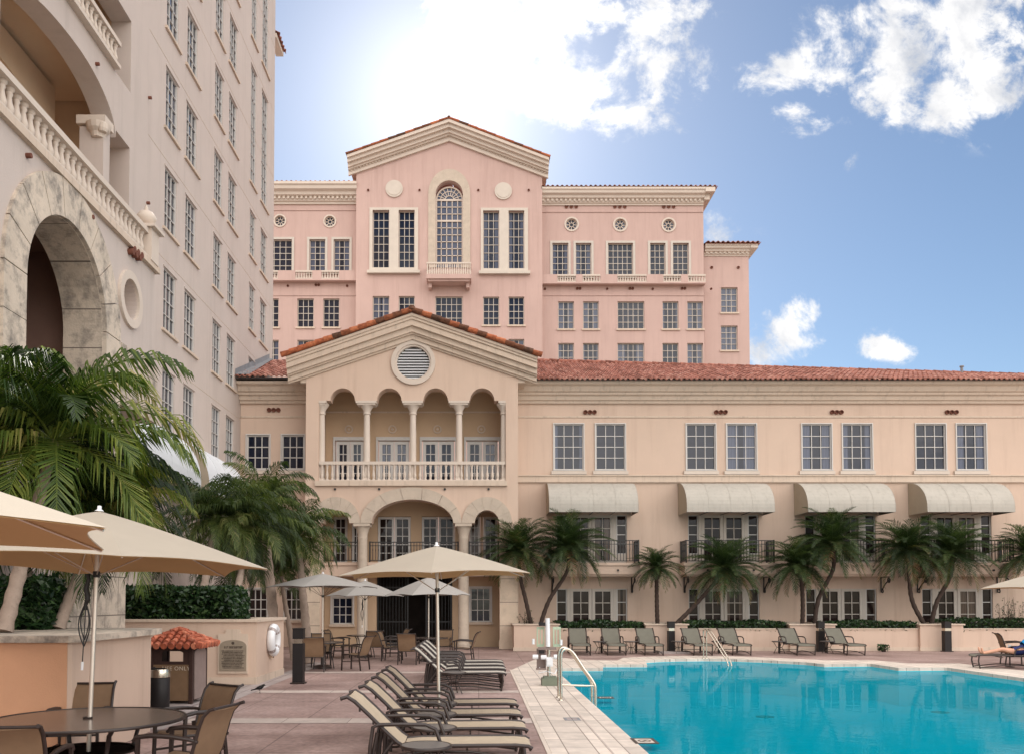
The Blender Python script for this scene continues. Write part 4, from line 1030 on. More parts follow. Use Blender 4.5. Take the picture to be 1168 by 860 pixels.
m = MB(); m.box(XL0, xl, YW-.8, YW+.2, gz_(436)-.06, gz_(436)+.0); m.build('gutter', 'bronze', lwing)
m = MB(); z = gz_(435); dz = (z1_-z)/5.65
m.add([(XL0, YW-.8, z+.09), (XL0+.55, YW-.8, z+.09), (XL0+.2, YW+4.8, z1_+.1), (XL0, YW+4.8, z1_+.1), (XL0, YW-.8, z+.3), (XL0, YW+4.8, z1_+.32)], [(0,1,2,3), (0,4,5,3)]); m.build('flashing', 'lead', lwing)
# ================================================================== GROUND, DECK, POOL
POOL = [(2.06, 4.0), (2.06, 24.2), (3.42, 24.2), (3.62, 25.6), (4.9, 25.6), (5.16, 27.3), (5.6, 27.7), (6.3, 28.0), (7.2, 28.15), (8.0, 28.0), (8.7, 27.6), (9.4, 27.0), (9.85, 26.5), (10.1, 25.7), (11.55, 25.9), (11.6, 24.3), (13.0, 24.4), (13.05, 21.0), (13.9, 20.0), (14.3, 16), (14.0, 9.5), (11, 4.5)]
BIGP = [(x+(.02 if x > 6 else -.02), y+(.02 if y > 15 else -.02)) for x, y in POOL]
m = MB(); m.prism([rect(-260, 260, -60, 420), BIGP], FZ(-.012), 0, 0, sheet=True); kind(m.build('ground', 'ground'))
m = MB(); m.prism([rect(-9.4, 24, .5, 35.1), BIGP], FZ(-.004), 0, 0, sheet=True); kind(m.build('pool_deck', 'deck'))
outerC = [(.89, 3.4), (.89, 23.6), (2.15, 29.6), (3.3, 27.6), (4.3, 27.3), (4.7, 28.6), (5.4, 29.1), (6.4, 29.5), (7.3, 29.6), (8.4, 29.4), (9.2, 28.9), (10.2, 28.0), (10.9, 27.4), (12.3, 27.4), (12.7, 26.0), (14.2, 26.0), (14.6, 22.0), (15.3, 20.6), (15.8, 16), (15.5, 9), (12, 3.0)]
m = MB(); m.prism([outerC, POOL], FZ(0), 0.002, -.085); kind(m.build('pool_coping', 'coping'))
m = MB(); m.box(.83, .885, 3.4, 23.6, -.003, .006); kind(m.build('deck_joint', 'ptrim'))
m = MB(); m.box(1.615, 1.64, 3.4, 24.0, .003, .007); kind(m.build('coping_groove', 'band'))
for y0, y1 in ((9.0, 9.5), (13.35, 13.9), (17.75, 18.2), (22.6, 23.0)):
    m = MB(); m.prism([[(-4.52, y0), (.82, y0), (.82, y1), (-4.52, y1)]], FZ(.001), 0, 0, sheet=True); kind(m.build('deck_band', 'band'))
m = MB(); m.prism([[(-5.02, 12.7), (-4.55, 12.7), (-4.55, 26.5), (-5.02, 26.5)]], FZ(.001), 0, 0, sheet=True)
m.prism([rect(-9, -5.04, 12.9, 19.4)], FZ(.001), 0, 0, sheet=True); kind(m.build('walkway', 'walk'))
# basin
m = MB(); n = len(POOL); DZ = -1.05
for i in range(n):
    a, b = POOL[i], POOL[(i+1)%n]; m.quad((*a, -.085), (*b, -.085), (*b, DZ), (*a, DZ))
m.prism([POOL], FZ(DZ), 0, 0, sheet=True); m.box(2.07, 4.85, 23.3, 25.5, DZ, -.38); m.box(2.07, 4.9, 22.6, 23.295, DZ, -.68)
kind(m.build('pool_basin', 'basin'))
m = MB(); m.prism([[(x, y) for x, y in POOL]], FZ(-.095), 0, 0, sheet=True); kind(m.build('pool_water', 'water'))
for i, (x, y) in enumerate(((7.15, 22.0), (12.0, 22.9))):
    m = MB(); m.prism([circ(0, 0, .22, 20)], lambda u, v, w: (u, v, w), 0.0, .015)
    o = m.build('floor_drain', 'drain'); o.location = (x, y, DZ+.003); tag(o, ['round dark drain cover under the water in the left half of the pool', 'round dark drain cover under the water toward the right side of the pool'][i], 'drain cover', 'drain covers on the pool floor')
# tiles let into the coping
for i, (px, py, w_, h_, lab) in enumerate(((735, 845, .3, .42, 'large dark framed marker tile set in the pool coping nearest the camera'), (690.5, 795.5, .3, .26, 'small dark framed marker tile in the coping beside the pool ladder'), (652.5, 820, .24, .3, 'pale grey round-cornered access cover in the coping slabs'), (801, 757, .4, .3, None))):
    if lab is None: continue
    x, y = G(px, py); m = MB(); fr_ = MB()
    m.prism([rect(-w_/2, w_/2, -h_/2, h_/2)], FZ(.003), 0, .004)
    o = m.build('marker_tile', ('medal', 'medal', 'walk')[i]); o.location = (x, y, 0)
    ORG[o.name] = (0, 0, 0)
    q = MB(); q.prism([rect(-w_/2-.004, w_/2+.004, -h_/2-.004, h_/2+.004), rect(-w_/2+.04, w_/2-.04, -h_/2+.04, h_/2-.04)], FZ(.0), 0, .0095)
    if i < 2: 
        q.prism([circ(0, 0, w_*.3, 20), circ(0, 0, w_*.22, 20)], FZ(0), 0, .0092); q.bar((-w_*.2, -h_*.2, .006), (w_*.2, h_*.2, .006), .03, .006)
    q.build('tile_frame', 'plaquetext' if i < 2 else 'lead', o); tag(o, lab, 'marker tile')
# ------------------------------------------------------------------ planters
def planter(name, label, x0, x1, y0, y1, h, cap=.06, over=.06, mat='cream', capm='trim', base=True, soil=True):
    o = thing(name, label, 'planter', ((x0+x1)/2, y0, 0)); ORG[o.name] = ((x0+x1)/2, y0, 0)
    m = MB(); m.prism([rect(x0, x1, y0, y1), rect(x0+.22, x1-.22, y0+.22, y1-.22)], FZ(0), 0, h); m.build('wall', mat, o)
    m = MB(); m.prism([rect(x0-over, x1+over, y0-over, y1+over), rect(x0+.27, x1-.27, y0+.27, y1-.27)], FZ(h), .001, cap); m.build('coping', capm, o)
    if base: m = MB(); m.box(x0-.025, x1+.025, y0-.025, y0-.001, 0, .14); m.build('plinth', 'trim', o)
    if soil: m = MB(); m.prism([rect(x0+.2, x1-.2, y0+.2, y1-.2)], FZ(h-.08), 0, 0, sheet=True); m.build('soil', 'soil', o)
    return o
YF = G(546, 742)[1]
def fx(x): return W(x, 730, YF)[0]
def fz(y): return W(546, y, YF)[1]
hb = fz(712.5); hl = fz(717.5)
boxes = [(586, 637, 'cream planter box beside the pavilion holding the pair of curved palms'), (736, 783.5, 'cream planter box behind a dark bollard holding the round-headed palm and the leaning palm'), (900, 951.5, 'cream planter box between the two rightmost empty loungers'), (1048, 1097, 'cream planter box nearest the sunbather holding a pair of curved palms')]
for a, b, lab in boxes: planter('planter_box', lab, fx(a), fx(b), YF-.12, YW-.15, hb, .05, .05)['group'] = 'planter boxes along the wing'
walls = [(637.2, 735.8, 'low cream planter wall behind the three leftmost loungers'), (783.7, 899.8, 'low cream planter wall behind the two loungers near the far handrail'), (951.7, 1047.8, 'low cream planter wall right of the last empty lounger'), (1097.2, 1260, 'low cream planter wall behind the sunbather')]
def leaf_cloud(mb, x0, x1, y0, y1, z0, z1, n, size, rnd, lump=.0, round_=False, taper=.0):
    for i in range(n):
        u, v, w = rnd.random(), rnd.random(), rnd.random()
        # most leaves sit near the outer faces
        ax_ = rnd.random()
        if ax_ < .45: v = rnd.choice((0, 0, 1))+rnd.uniform(-.04, .06)
        elif ax_ < .8: w = 1+rnd.uniform(-.1, .06)
        else: u = rnd.choice((0, 1))+rnd.uniform(-.02, .02)
        x = x0+(x1-x0)*u; y = y0+(y1-y0)*v; z = z0+(z1-z0)*w
        z += lump*(math.sin(x*3.1)+math.sin(x*7.7+2)*.5+math.sin(y*5)*.5)*w
        if taper:
            k = min(u, 1-u); z -= max(0, taper-k)*(z1-z0)*w*2.2
        a = Vector((rnd.gauss(0, 1), rnd.gauss(0, 1), rnd.gauss(0, .7))).normalized(); b = a.cross(Vector((rnd.gauss(0, 1), rnd.gauss(0, 1), rnd.gauss(0, 1)))).normalized()
        s_ = size*rnd.uniform(.6, 1.3); c = Vector((x, y, z)); mb.cur = rnd.random()**1.3
        mb.quad(c-a*s_, c+b*s_*.42, c+a*s_, c-b*s_*.42)
def hedge(name, label, x0, x1, y0, y1, z0, z1, n, size, seed, lump=.02, taper=0, cat='hedge', group=None):
    rnd = random.Random(seed); o = thing(name, label, cat, ((x0+x1)/2, (y0+y1)/2, z0), 0, group); ORG[o.name] = ((x0+x1)/2, (y0+y1)/2, z0)
    m = MB(); d = .1
    m.box(x0+d+taper*(x1-x0)*.6, x1-d-taper*(x1-x0)*.6, y0+d, y1-d, z0, z1-d-.03); m.build('branches', 'hedgecore', o)
    m = MB(); m.noclean = True; leaf_cloud(m, x0, x1, y0, y1, z0, z1, n, size, rnd, lump, taper=taper); m.build('foliage', 'hedge', o); return o
for k, (a, b, lab) in enumerate(walls):
    x0, x1 = fx(a), fx(b); planter('planter_wall', lab, x0, x1, YF+.02, YW-.2, hl, .045, .03)['group'] = 'low planter walls along the wing'
hd = [(638, 734, 'low dark green hedge strip behind the three leftmost loungers'), (784, 899, 'low dark green hedge strip behind the loungers by the far handrail'), (953, 1045, 'low dark green hedge strip right of the last empty lounger'), (1099, 1258, 'dark green hedge strip behind the sunbather, with taller twigs')]
for k, (a, b, lab) in enumerate(hd):
    x0, x1 = fx(a), fx(b); hedge('hedge_strip', lab, x0, x1, YF+.1, YW-.5, hl-.06, hl+(.26 if k != 3 else .34), int(2600*(x1-x0)/3.2), .07, 20+k, .035, group='hedge strips in the wing planters')
# left planter with the plaque
pA = thing('planter_wall', 'large cream planter with a bronze plaque on its front, right of the tiled bin shelter', 'planter', (-6.9, 19.5, 0)); ORG[pA.name] = (-6.9, 19.5, 0)
x1A = -4.93; hA = 1.38
m = MB(); m.prism([rect(-9.6, x1A, 19.5, 22.2), rect(-9.4, x1A-.25, 19.75, 21.95)], FZ(0), 0, hA); m.build('wall', 'cream', pA)
m = MB(); m.prism([rect(-9.6, x1A+.06, 19.44, 22.26), rect(-9.35, x1A-.3, 19.8, 21.9)], FZ(hA), .001, .06); m.build('coping', 'trim', pA)
m = MB(); m.box(-9.6, x1A+.02, 19.48, 19.499, 0, .16); m.box(x1A+.001, x1A+.02, 19.5, 22.2, 0, .16); m.build('plinth', 'trim', pA)
m = MB(); m.prism([rect(-9.5, x1A-.2, 19.7, 22)], FZ(hA-.1), 0, 0, sheet=True); m.build('soil', 'soil', pA)
hedge('hedge', 'clipped dark green box hedge on top of the planter with the plaque', W(128, 690, 20.6)[0], W(272, 690, 20.6)[0], 19.95, 21.4, hA-.08, W(200, 671, 20.6)[1], 9000, .075, 31, .02, .05)
# plaque
def pq(x, y): return W(x, y, 19.5)
m = MB(); f_ = FY(19.5)
oc = [pq(249, 769), pq(284, 769), pq(284, 722), pq(277, 722)]
X0, Z0 = pq(249, 767.5); X1, Z1 = pq(283.5, 722.5)
m.prism([[(X0, Z0), (X1, Z0), (X1, Z1), (X1-.15, Z1), (X1-.19, Z1+.1), (X0+.19, Z1+.1), (X0+.15, Z1), (X0, Z1)]], f_, -.05, .01); m.build('plaque_frame', 'trim', pA)
px0, pz0 = pq(251.3, 764.5); px1, pz1 = pq(281.8, 735.5); cxp = (px0+px1)/2
m = MB(); m.prism([[(px0, pz0), (px1, pz0), (px1, pz1)]+arc(cxp, pz1, (px1-px0)/2*.98, .12, 0, 180, 14)+[(px0, pz1)]], f_, -.075, -.045); o = m.build('plaque', 'plaque', pA)
m = MB(); rnd = random.Random(4)
m.prism([circ(cxp, pz1+.05, .032, 14)], f_, -.085, -.07)
# heading and lines of lettering too small to read, as raised strokes
def strokes(zc, h, xa, xb, bold):
    x = xa
    while x < xb:
        w_ = rnd.uniform(.4, .8)*h; g = h*.18 if rnd.random() > .2 else h*.6
        m.box(x, x+w_*.28, 19.5-.084, 19.5-.07, zc-h/2, zc+h/2)
        if rnd.random() > .4: m.box(x, x+w_, 19.5-.0835, 19.5-.07, zc+h*.2*rnd.choice((-1, 1, 2))-.1*h*bold, zc+h*.2+.12*h*bold)
        else: m.box(x+w_*.7, x+w_, 19.5-.084, 19.5-.07, zc-h/2, zc+h/2)
        x += w_+g
strokes(pz1-.04, .05, cxp-.19, cxp+.19, 1.6)
for k in range(12): strokes(pz1-.12-.034*k, .016, px0+rnd.uniform(.04, .1), px1-rnd.uniform(.04, .1), 1)
m.build('lettering', 'plaquetext', o)
# life ring on the end of that planter
lr = thing('life_ring', 'white life ring hung on the end of the planter with the plaque', 'life ring', (x1A+.09, 20.75, .93)); ORG[lr.name] = (0, 0, 0)
def torus(mb, c, Rr, r, ax, a0=0, a1=360, n=32, k=10):
    pts = []
    for i in range(n+1):
        a = R(a0+(a1-a0)*i/n)
        if ax == 'x': pts.append((c[0], c[1]+Rr*math.cos(a), c[2]+Rr*math.sin(a)))
        else: pts.append((c[0]+Rr*math.cos(a), c[1], c[2]+Rr*math.sin(a)))
    mb.tube(pts, r, k)
m = MB(); torus(m, (0,0,0), .29, .1, 'x'); m.build('ring', 'whitepaint', lr, smooth=60)
for k in range(4):
    m = MB(); a0 = 45+90*k; torus(m, (.0,0,0), .29, .104, 'x', a0-7, a0+7, 4); m.build('band', 'walk', lr, smooth=60)
m = MB(); m.box(-.12, -.0, -.05, .05, -.42, -.3); m.build('bracket', 'steel', lr)
# front left planter
pB = thing('planter_wall', 'large rounded planter with a weathered stone coping behind the dining table', 'planter', (-7, 10, 0)); ORG[pB.name] = (-7, 10, 0)
hB = 1.38; xB = -4.62
m = MB(); m.box(-9.9, xB-.035, 9.93, 9.949, 0, hB-.004); m.build('front_wall', 'ochre', pB)  # added skin; its orange stands in for warm light on this face
m = MB(); m.prism([[(-10, 9.95), (xB-.03, 9.95), (xB, 10.0), (xB-.0, 12.0), (xB-.04, 12.5), (xB-.3, 12.75), (-10, 12.75)]], FZ(0), 0, hB); m.build('wall', 'cream', pB)
m = MB(); m.prism([[(-10, 9.85), (xB+.02, 9.85), (xB+.1, 9.95), (xB+.12, 12.0), (xB+.06, 12.65), (xB-.25, 12.9), (-10, 12.9)]], FZ(hB), .001, .075); m.build('coping', 'stone', pB)
hedge('shrub', 'dark glossy shrub behind the slanting pale palm trunk on the left planter', W(-30, 690, 12)[0], W(50, 690, 12)[0], 12.0, 12.6, hB-.02, W(30, 658, 12)[1], 2600, .085, 33, .05, .08, cat='shrub')
# ================================================================== PALMS
def frond(mb, base, az, el, L, droop, n, ll, lw, rnd, bend=.6, rr=(0, 1), rib=.012, up=.25, fold=.3):
    p = Vector(base); h = Vector((math.cos(az), math.sin(az), 0)); side = Vector((-math.sin(az), math.cos(az), 0))
    pts = [p.copy()]; st = L/n; dirs = []
    for i in range(n):
        t = i/n; e = el-droop*(t**1.2); d = h*math.cos(e)+Vector((0, 0, math.sin(e))); dirs.append(d); p = p+d*st; pts.append(p.copy())
    mb.cur = rnd.uniform(.55, .8)
    q = pts[::max(1, n//7)]
    if q[-1] != pts[-1]: q.append(pts[-1])
    mb.tube(q, [rib*(1-.8*i/(len(q)-1)) for i in range(len(q))], 4)
    base_r = rnd.uniform(*rr)
    for i in range(int(n*.1), n):
        t = i/n; d = dirs[i]; upv = side.cross(d)*-1
        if upv.z < 0: upv = -upv
        ln = ll*(math.sin(math.pi*min(.98, .16+.8*t))**.7)*rnd.uniform(.8, 1.15)
        ang = R(62-40*t)
        for s_ in (-1, 1):
            v = (side*s_*math.sin(ang)+d*math.cos(ang)+upv*up+Vector((rnd.gauss(0, .06), rnd.gauss(0, .06), rnd.gauss(0, .06)))).normalized()
            v2 = (v+Vector((0, 0, -bend*rnd.uniform(.7, 1.4)))).normalized()
            a = pts[i]; b = a+v*ln*.5; c = b+v2*ln*.55; wv = d*lw*.5
            mb.cur = min(1, max(0, base_r+rnd.uniform(-.22, .22)))
            mb.add([a-wv*.5, a+wv*.5, b+wv, b-wv, c], [(0, 1, 2, 3), (3, 2, 4)])
def crown_mesh(seed, nf, L, lm, lw, n, el0, el1, droop, bend, rr, up=.25, rib=.012, azr=None, dead=.0, mat='pygmy', twist=0):
    rnd = random.Random(seed); mb = MB(); mb.noclean = True
    for i in range(nf):
        f = i/nf; el = R(el0+(el1-el0)*(f**1.0)+rnd.uniform(-8, 8)); az = (i*2.39996)+rnd.uniform(-.2, .2)
        if azr: az = R(rnd.uniform(*azr))
        rrr = rr if f < 1-dead else (.9, 1)
        frond(mb, (.03*math.cos(az), .03*math.sin(az), 0), az, el, L*rnd.uniform(.82, 1.12), droop*rnd.uniform(.8, 1.2)*(1-.3*f), n, lm, lw, rnd, bend, rrr, rib, up)
    return mb.mesh('crown', mat=mat)
PY = [crown_mesh(s, 84, 1.5, .34, .03, 34, 88, -34, R(78), .32, (.05, .8), .3, .01, dead=.07) for s in (1, 2, 3)]
def trunk_mesh(pts, r0, r1, seed=0, ring=.0):
    rnd = random.Random(seed); P_ = [Vector(p) for p in pts]; out = []; rr = []
    N_ = 26
    for i in range(N_+1):
        t = i/N_*(len(P_)-1); k = min(int(t), len(P_)-2); f = t-k
        a = P_[max(k-1, 0)]; b = P_[k]; c = P_[k+1]; d = P_[min(k+2, len(P_)-1)]
        q = .5*((2*b)+(c-a)*f+(2*a-5*b+4*c-d)*f*f+(3*b-a-3*c+d)*f**3)
        out.append(q); tt = i/N_; rr.append((r0+(r1-r0)*tt)*(1+(.1 if i%2 else -.06))*(1.25 if i == 0 else 1))
    m = MB(); m.tube(out, rr, 10); return m, out[-1]
def pygmy(label, bx_, by_, hub, Y, mesh_i, rz, scale=1, bend=(0, 0), boot=True):
    """base and hub given as picture points at depth Y, turned into metres"""
    X0, Z0 = W(bx_, by_, Y); X1, Z1 = W(*hub, Y); zb = hb+.0 if Z0 > hb-.2 else Z0
    o = thing('palm_tree', label, 'palm tree', (X0, Y, hb-.05), 0, 'small palms in the wing planters'); ORG[o.name] = (0, 0, 0)
    dx, dz = X1-X0, Z1-(hb-.05)
    m, top = trunk_mesh([(0, 0, 0), (dx*.33+bend[0], 0, dz*.33), (dx*.7+bend[1], -.05, dz*.7), (dx, -.1, dz)], .085, .065)
    m.build('trunk', 'trunk', o, smooth=50)
    # old leaf boots under the crown
    dirv = Vector((dx-(dx*.7+bend[1]), -.05, dz*.3)).normalized()
    b = MB(); t0 = top-dirv*.42
    b.tube([t0, t0+dirv*.12, t0+dirv*.28, top], [.09, .15, .17, .1], 10); rnd = random.Random(hash(label) % 99 if False else int(bx_))
    for i in range(22):
        a = i*2.4; q = t0+dirv*(.05+.33*i/22); v = Vector((math.cos(a), math.sin(a), .25)).normalized(); b.cur = .5
        b.bar(q+v*.1, q+v*.23+Vector((0, 0, .06)), .035, .02)
    b.build('leaf_boots', 'trunk', o, smooth=50)
    c = inst(None, PY[mesh_i], 'crown', o, tuple(top), rz, (scale,)*3); return o
YPm = 33.4
pygmy('left one of the two curved palms beside the pavilion', 606, 711, (592, 628), YPm, 0, .3, 1.14, (-.05, -.12))
pygmy('right one of the two curved palms beside the pavilion, with the fuller head', 616, 711, (648, 624), YPm, 1, 1.3, 1.16, (.0, .28))
pygmy('small upright palm with a round head and a swollen neck, left of the leaning palm', 750, 711, (748, 648), YPm+.2, 2, .9, .74)
pygmy('palm leaning far over to the right from beside the dark bollard', 769, 712, (826, 648), YPm, 0, 2.2, 1.12, (.1, .1))
pygmy('slim palm left of the taller palm in the middle planter box', 915, 711, (908, 645), YPm, 1, 3.6, 1.0, (.1, .12))
pygmy('taller palm with a dense head in the middle planter box', 929, 711, (948, 620), YPm, 2, 4.4, 1.18, (-.05, .25))
pygmy('left one of the two curved palms in the rightmost planter box', 1055, 711, (1034, 628), YPm, 0, 5.0, 1.14, (-.25, -.14))
pygmy('right one of the two curved palms in the rightmost planter box', 1062, 711, (1084, 630), YPm, 1, 5.7, 1.12, (-.02, .22))
pygmy('palm cut by the right edge of the picture, behind the sunbather', 1180, 714, (1172, 632), YPm, 2, .4, 1.05, (.1, 0))
# big feathery palms on the left
AR = [crown_mesh(s, 30, 2.2, .74, .04, 60, 84, -25, R(118), 1.35, (.0, .9), .1, .02, mat='areca') for s in (11, 12, 13)]
AR2 = [crown_mesh(s, 40, 1.75, .56, .034, 44, 85, -35, R(100), 1.25, (.1, .85), .1, .016, mat='areca2') for s in (21, 22, 23)]
def big_palm(label, bx_, by_, Yb, hub, Y, mesh, rz, sc_=1, r=.11, pale=True, group=None):
    X0, Z0 = W(bx_, by_, Yb); X1, Z1 = W(*hub, Y); Z0 = hB+.08 if Yb < 15 else (hA-.1 if Yb < 22 else 0)
    o = thing('palm_tree', label, 'palm tree', (X0, Yb, Z0), 0, group); ORG[o.name] = (0, 0, 0); d = Vector((X1-X0, Y-Yb, Z1-Z0))
    m, top = trunk_mesh([(0, 0, 0), tuple(d*.34+Vector((-.04*d.x, 0, 0))), tuple(d*.7), tuple(d)], r, r*.62, ring=1); m.build('trunk', 'trunk_pale' if pale else 'trunk', o, smooth=50)
    q = MB(); q.tube([top-d.normalized()*.5, top-d.normalized()*.2, top], [r*.7, r*.9, r*.5], 10); q.build('crownshaft', 'frond_rib', o, smooth=50)
    inst(None, mesh, 'crown', o, tuple(top), rz, (sc_,)*3); return o
g1 = 'feathery palms over the left planter'
big_palm('leftmost feathery palm, its slanting pale trunk rising from the front left planter', 4, 722, 10.9, (62, 502), 12.0, AR[0], .2, 1.0, .10, group=g1)
big_palm('yellowish green feathery palm drooping just above the front dining umbrella', 66, 722, 12.3, (118, 590), 13.0, AR[1], 1.4, .72, .09, group=g1)
big_palm('feathery palm spilling in from the left edge of the picture', -110, 722, 11.9, (-30, 470), 12.6, AR[2], 2.6, 1.0, .11, group=g1)
big_palm('feathery palm with its lowest fronds hanging in front of the white awning', 100, 706, 20.6, (122, 562), 16.5, AR[2], 4.1, .78, .11, group=g1)
big_palm('dark feathery palm with a dense middle behind the leftmost trunk', 40, 722, 12.4, (20, 600), 13.4, AR[1], 3.0, .8, .1, group=g1)
g2 = 'palms between the tower and the pavilion'
for lab, bx_, yb, hub, Y, k, rz, s_, r in (
    ('palm right of the white awnings, rising behind the clipped hedge', 226, 21.2, (246, 592), 22.5, 0, .5, 1.0, .11),
    ('palm with a slim yellow green trunk top, behind the right end of the clipped hedge', 262, 21.3, (287, 600), 23.0, 1, 1.9, 1.02, .1),
    ('tallest palm of the clump left of the pavilion, above the far left dining umbrella', 316, 24.5, (300, 572), 25.0, 2, 3.2, 1.0, .16),
    ('palm at the right of the clump, drooping over the left stone arch', 352, 26, (340, 612), 26.5, 0, 4.5, 1.0, .14),
    ('dark thin palm low in the clump beside the tower', 290, 27, (262, 640), 26.0, 1, 5.4, .9, .09),
    ('low bushy palm filling the gap under the clump near the life ring', 335, 27.5, (318, 640), 27.0, 2, 2.5, .82, .09)):
    big_palm(lab, bx_, 706, yb, hub, Y, AR2[k], rz, s_, r, pale=True, group=g2)
# ================================================================== FURNITURE
def sling_sheet(mb, prof, w, th=.012, ny=1):
    """prof: list of (y,z) ; strip of width w centred on x with thickness"""
    n = len(prof)
    up = [];
    for i, (y, z) in enumerate(prof):
        a = prof[max(i-1, 0)]; b = prof[min(i+1, n-1)]; t = Vector((b[0]-a[0], b[1]-a[1])).normalized(); up.append((-t.y*th, t.x*th))
    vs = []; K = 5
    for i, (y, z) in enumerate(prof):
        for k in range(K):
            x = -w/2+w*k/(K-1); s = .012*math.sin(math.pi*k/(K-1)); vs.append((x, y, z-s))
    o = len(vs)
    for i, (y, z) in enumerate(prof):
        for k in range(K):
            x = -w/2+w*k/(K-1); s = .012*math.sin(math.pi*k/(K-1)); vs.append((x, y-up[i][0], z-up[i][1]-s))
    fs = []
    for i in range(n-1):
        for k in range(K-1):
            a = i*K+k; fs.append((a, a+1, a+K+1, a+K)); fs.append((o+a, o+a+K, o+a+K+1, o+a+1))
        fs.append((i*K, i*K+K, o+i*K+K, o+i*K)); fs.append((i*K+K-1, o+i*K+K-1, o+i*K+2*K-1, i*K+2*K-1))
    fs.append(tuple(range(K))+tuple(o+k for k in range(K-1, -1, -1))); b_ = (n-1)*K
    fs.append(tuple(b_+k for k in range(K-1, -1, -1))+tuple(o+b_+k for k in range(K)))
    mb.add(vs, fs)
def make_chair(mat='sling_tan'):
    t = thing('dining_chair', 'x', 'chair'); ORG[t.name] = (0, 0, 0)
    w = .54
    m = MB(); sling_sheet(m, [(-.27, .43), (-.24, .445), (-.1, .43), (.08, .41), (.2, .41)], w-.03); m.build('seat', mat, t, smooth=60)
    bp = [(.2, .42), (.24, .5), (.275, .62), (.31, .74), (.35, .84), (.41, .9)]
    m = MB(); sling_sheet(m, bp, w-.03); m.build('backrest', mat, t, smooth=60)
    for s in (-1, 1):
        x = s*w/2
        m = MB(); m.tube([(x, -.27, .43), (x, -.1, .425), (x, .12, .40), (x, .2, .42)]+[(x, y, z) for y, z in bp[1:]]+[(x, .46, .915)], .016, 8); m.build('side_rail', 'bronze', t, smooth=60)
        m = MB(); m.bar((x, -.3, 0), (x, -.28, .64), .028, .035); m.build('leg', 'bronze', t)
        m = MB(); m.bar((x, .26, 0), (x, .2, .5), .028, .035); m.build('leg', 'bronze', t)
        m = MB(); m.tube([(x, -.33, .61), (x, -.3, .645), (x, -.15, .665), (x, .05, .66), (x, .22, .64), (x, .3, .62)], [.017, .02, .023, .021, .018, .015], 8); m.build('armrest', 'bronze', t, smooth=60)
        m = MB(); m.bar((x, -.285, .24), (x, .23, .24), .018, .022); m.build('stretcher', 'bronze', t)
    m = MB(); m.bar((-w/2, -.25, .4), (w/2, -.25, .4), .02); m.bar((-w/2, .2, .38), (w/2, .2, .38), .02); m.tube([(-w/2, .41, .9), (w/2, .41, .9)], .014, 8); build_each(m, 'cross_bar', 'bronze', t, 40)
    return t
chair0 = make_chair(); used = [0]
def face(fx_, fy_): return math.atan2(fy_, fx_)+math.pi/2
def place_chair(x, y, f, label, group):
    rz = face(*f)
    if not used[0]:
        used[0] = 1; chair0.location = (x, y, 0); chair0.rotation_euler = (0, 0, rz); chair0['label'] = label; chair0['group'] = group; return
    dup(chair0, (x, y, 0), rz, label, group)
TA = (-3.77, 8.5)
ga = 'sling chairs round the front dining table'
place_chair(-4.42, 9.75, (.15, -1), 'sling chair behind the front table, facing the camera', ga)
place_chair(-3.12, 9.62, (-.75, -1), 'sling chair at the far right of the front table, turned towards it', ga)
place_chair(-2.68, 8.0, (-1, .22), 'sling chair seen from its side at the right of the front table', ga)
place_chair(-3.62, 7.02, (-.12, 1), 'sling chair nearest the camera, its see-through back turned to us at the bottom left', ga)
gb = 'sling chairs by the pavilion'
for x, y, f, lab in ((-4.32, 23.1, (-.1, 1), 'sling chair with its wide tan back to us beside the dark bollard'),
    (-3.28, 23.6, (-1, .35), 'sling chair facing left, right of the chair beside the dark bollard'),
    (-4.5, 25.1, (.2, -1), 'sling chair on the far side of the leftmost distant umbrella pole'),
    (-4.55, 28.4, (1, -.2), 'sling chair in front of the small left window of the pavilion'),
    (-3.35, 28.1, (-.2, 1), 'sling chair with its back to us in front of the left stone column'),
    (-2.75, 29.4, (-1, -.4), 'sling chair between the left stone column and the dark gateway'),
    (-2.05, 25.7, (.1, 1), 'sling chair with its back to us in front of the dark gateway'),
    (-2.7, 27.2, (1, -.1), 'sling chair facing right on the left side of the table at the gateway'),
    (-.42, 26.6, (-1, .1), 'sling chair facing left at the right end of the gateway table'),
    (-1.15, 28.3, (-.1, -1), 'sling chair facing us on the far side of the gateway table'),
    (15.55, 25.6, (1, -.3), 'dark sling chair just behind the sunbather')):
    place_chair(x, y, f, lab, gb if x < 5 else 'chairs by the sunbather')
def make_table(r, label, loc, h=.72):
    t = thing('dining_table', label, 'table', loc); ORG[t.name] = (0, 0, 0)
    m = MB(); m.lathe([(.03, h-.018), (r-.02, h-.018), (r-.02, h-.003), (.03, h-.003)], n=56); m.build('tabletop', 'tabletop', t)
    m = MB(); m.lathe([(r-.02, h-.028), (r+.006, h-.026), (r+.012, h-.01), (r+.004, h+.003), (r-.02, h+.002), (r-.02, h-.028)], n=56); m.build('rim', 'bronze', t, smooth=60)
    for k in range(4):
        a = R(45+90*k); c, s = math.cos(a), math.sin(a); m = MB()
        m.tube([(c*r*.66, s*r*.66, 0), (c*r*.6, s*r*.6, .2), (c*r*.5, s*r*.5, .42), (c*r*.56, s*r*.56, .6), (c*r*.7, s*r*.7, h-.02)], [.026, .024, .022, .022, .02], 8); m.build('leg', 'bronze', t, smooth=60)
    m = MB(); m.lathe([(r*.5, .40), (r*.52, .412), (r*.5, .424), (r*.48, .412), (r*.5, .40)], n=32); m.lathe([(.03, h-.02), (.045, h-.0), (.045, h+.012), (.03, h+.012), (.03, h-.02)], n=20); m.build('ring', 'bronze', t, smooth=60)
    return t
tA = make_table(.9, 'large round dining table with a mottled brown top in the front left corner', (TA[0], TA[1], 0))
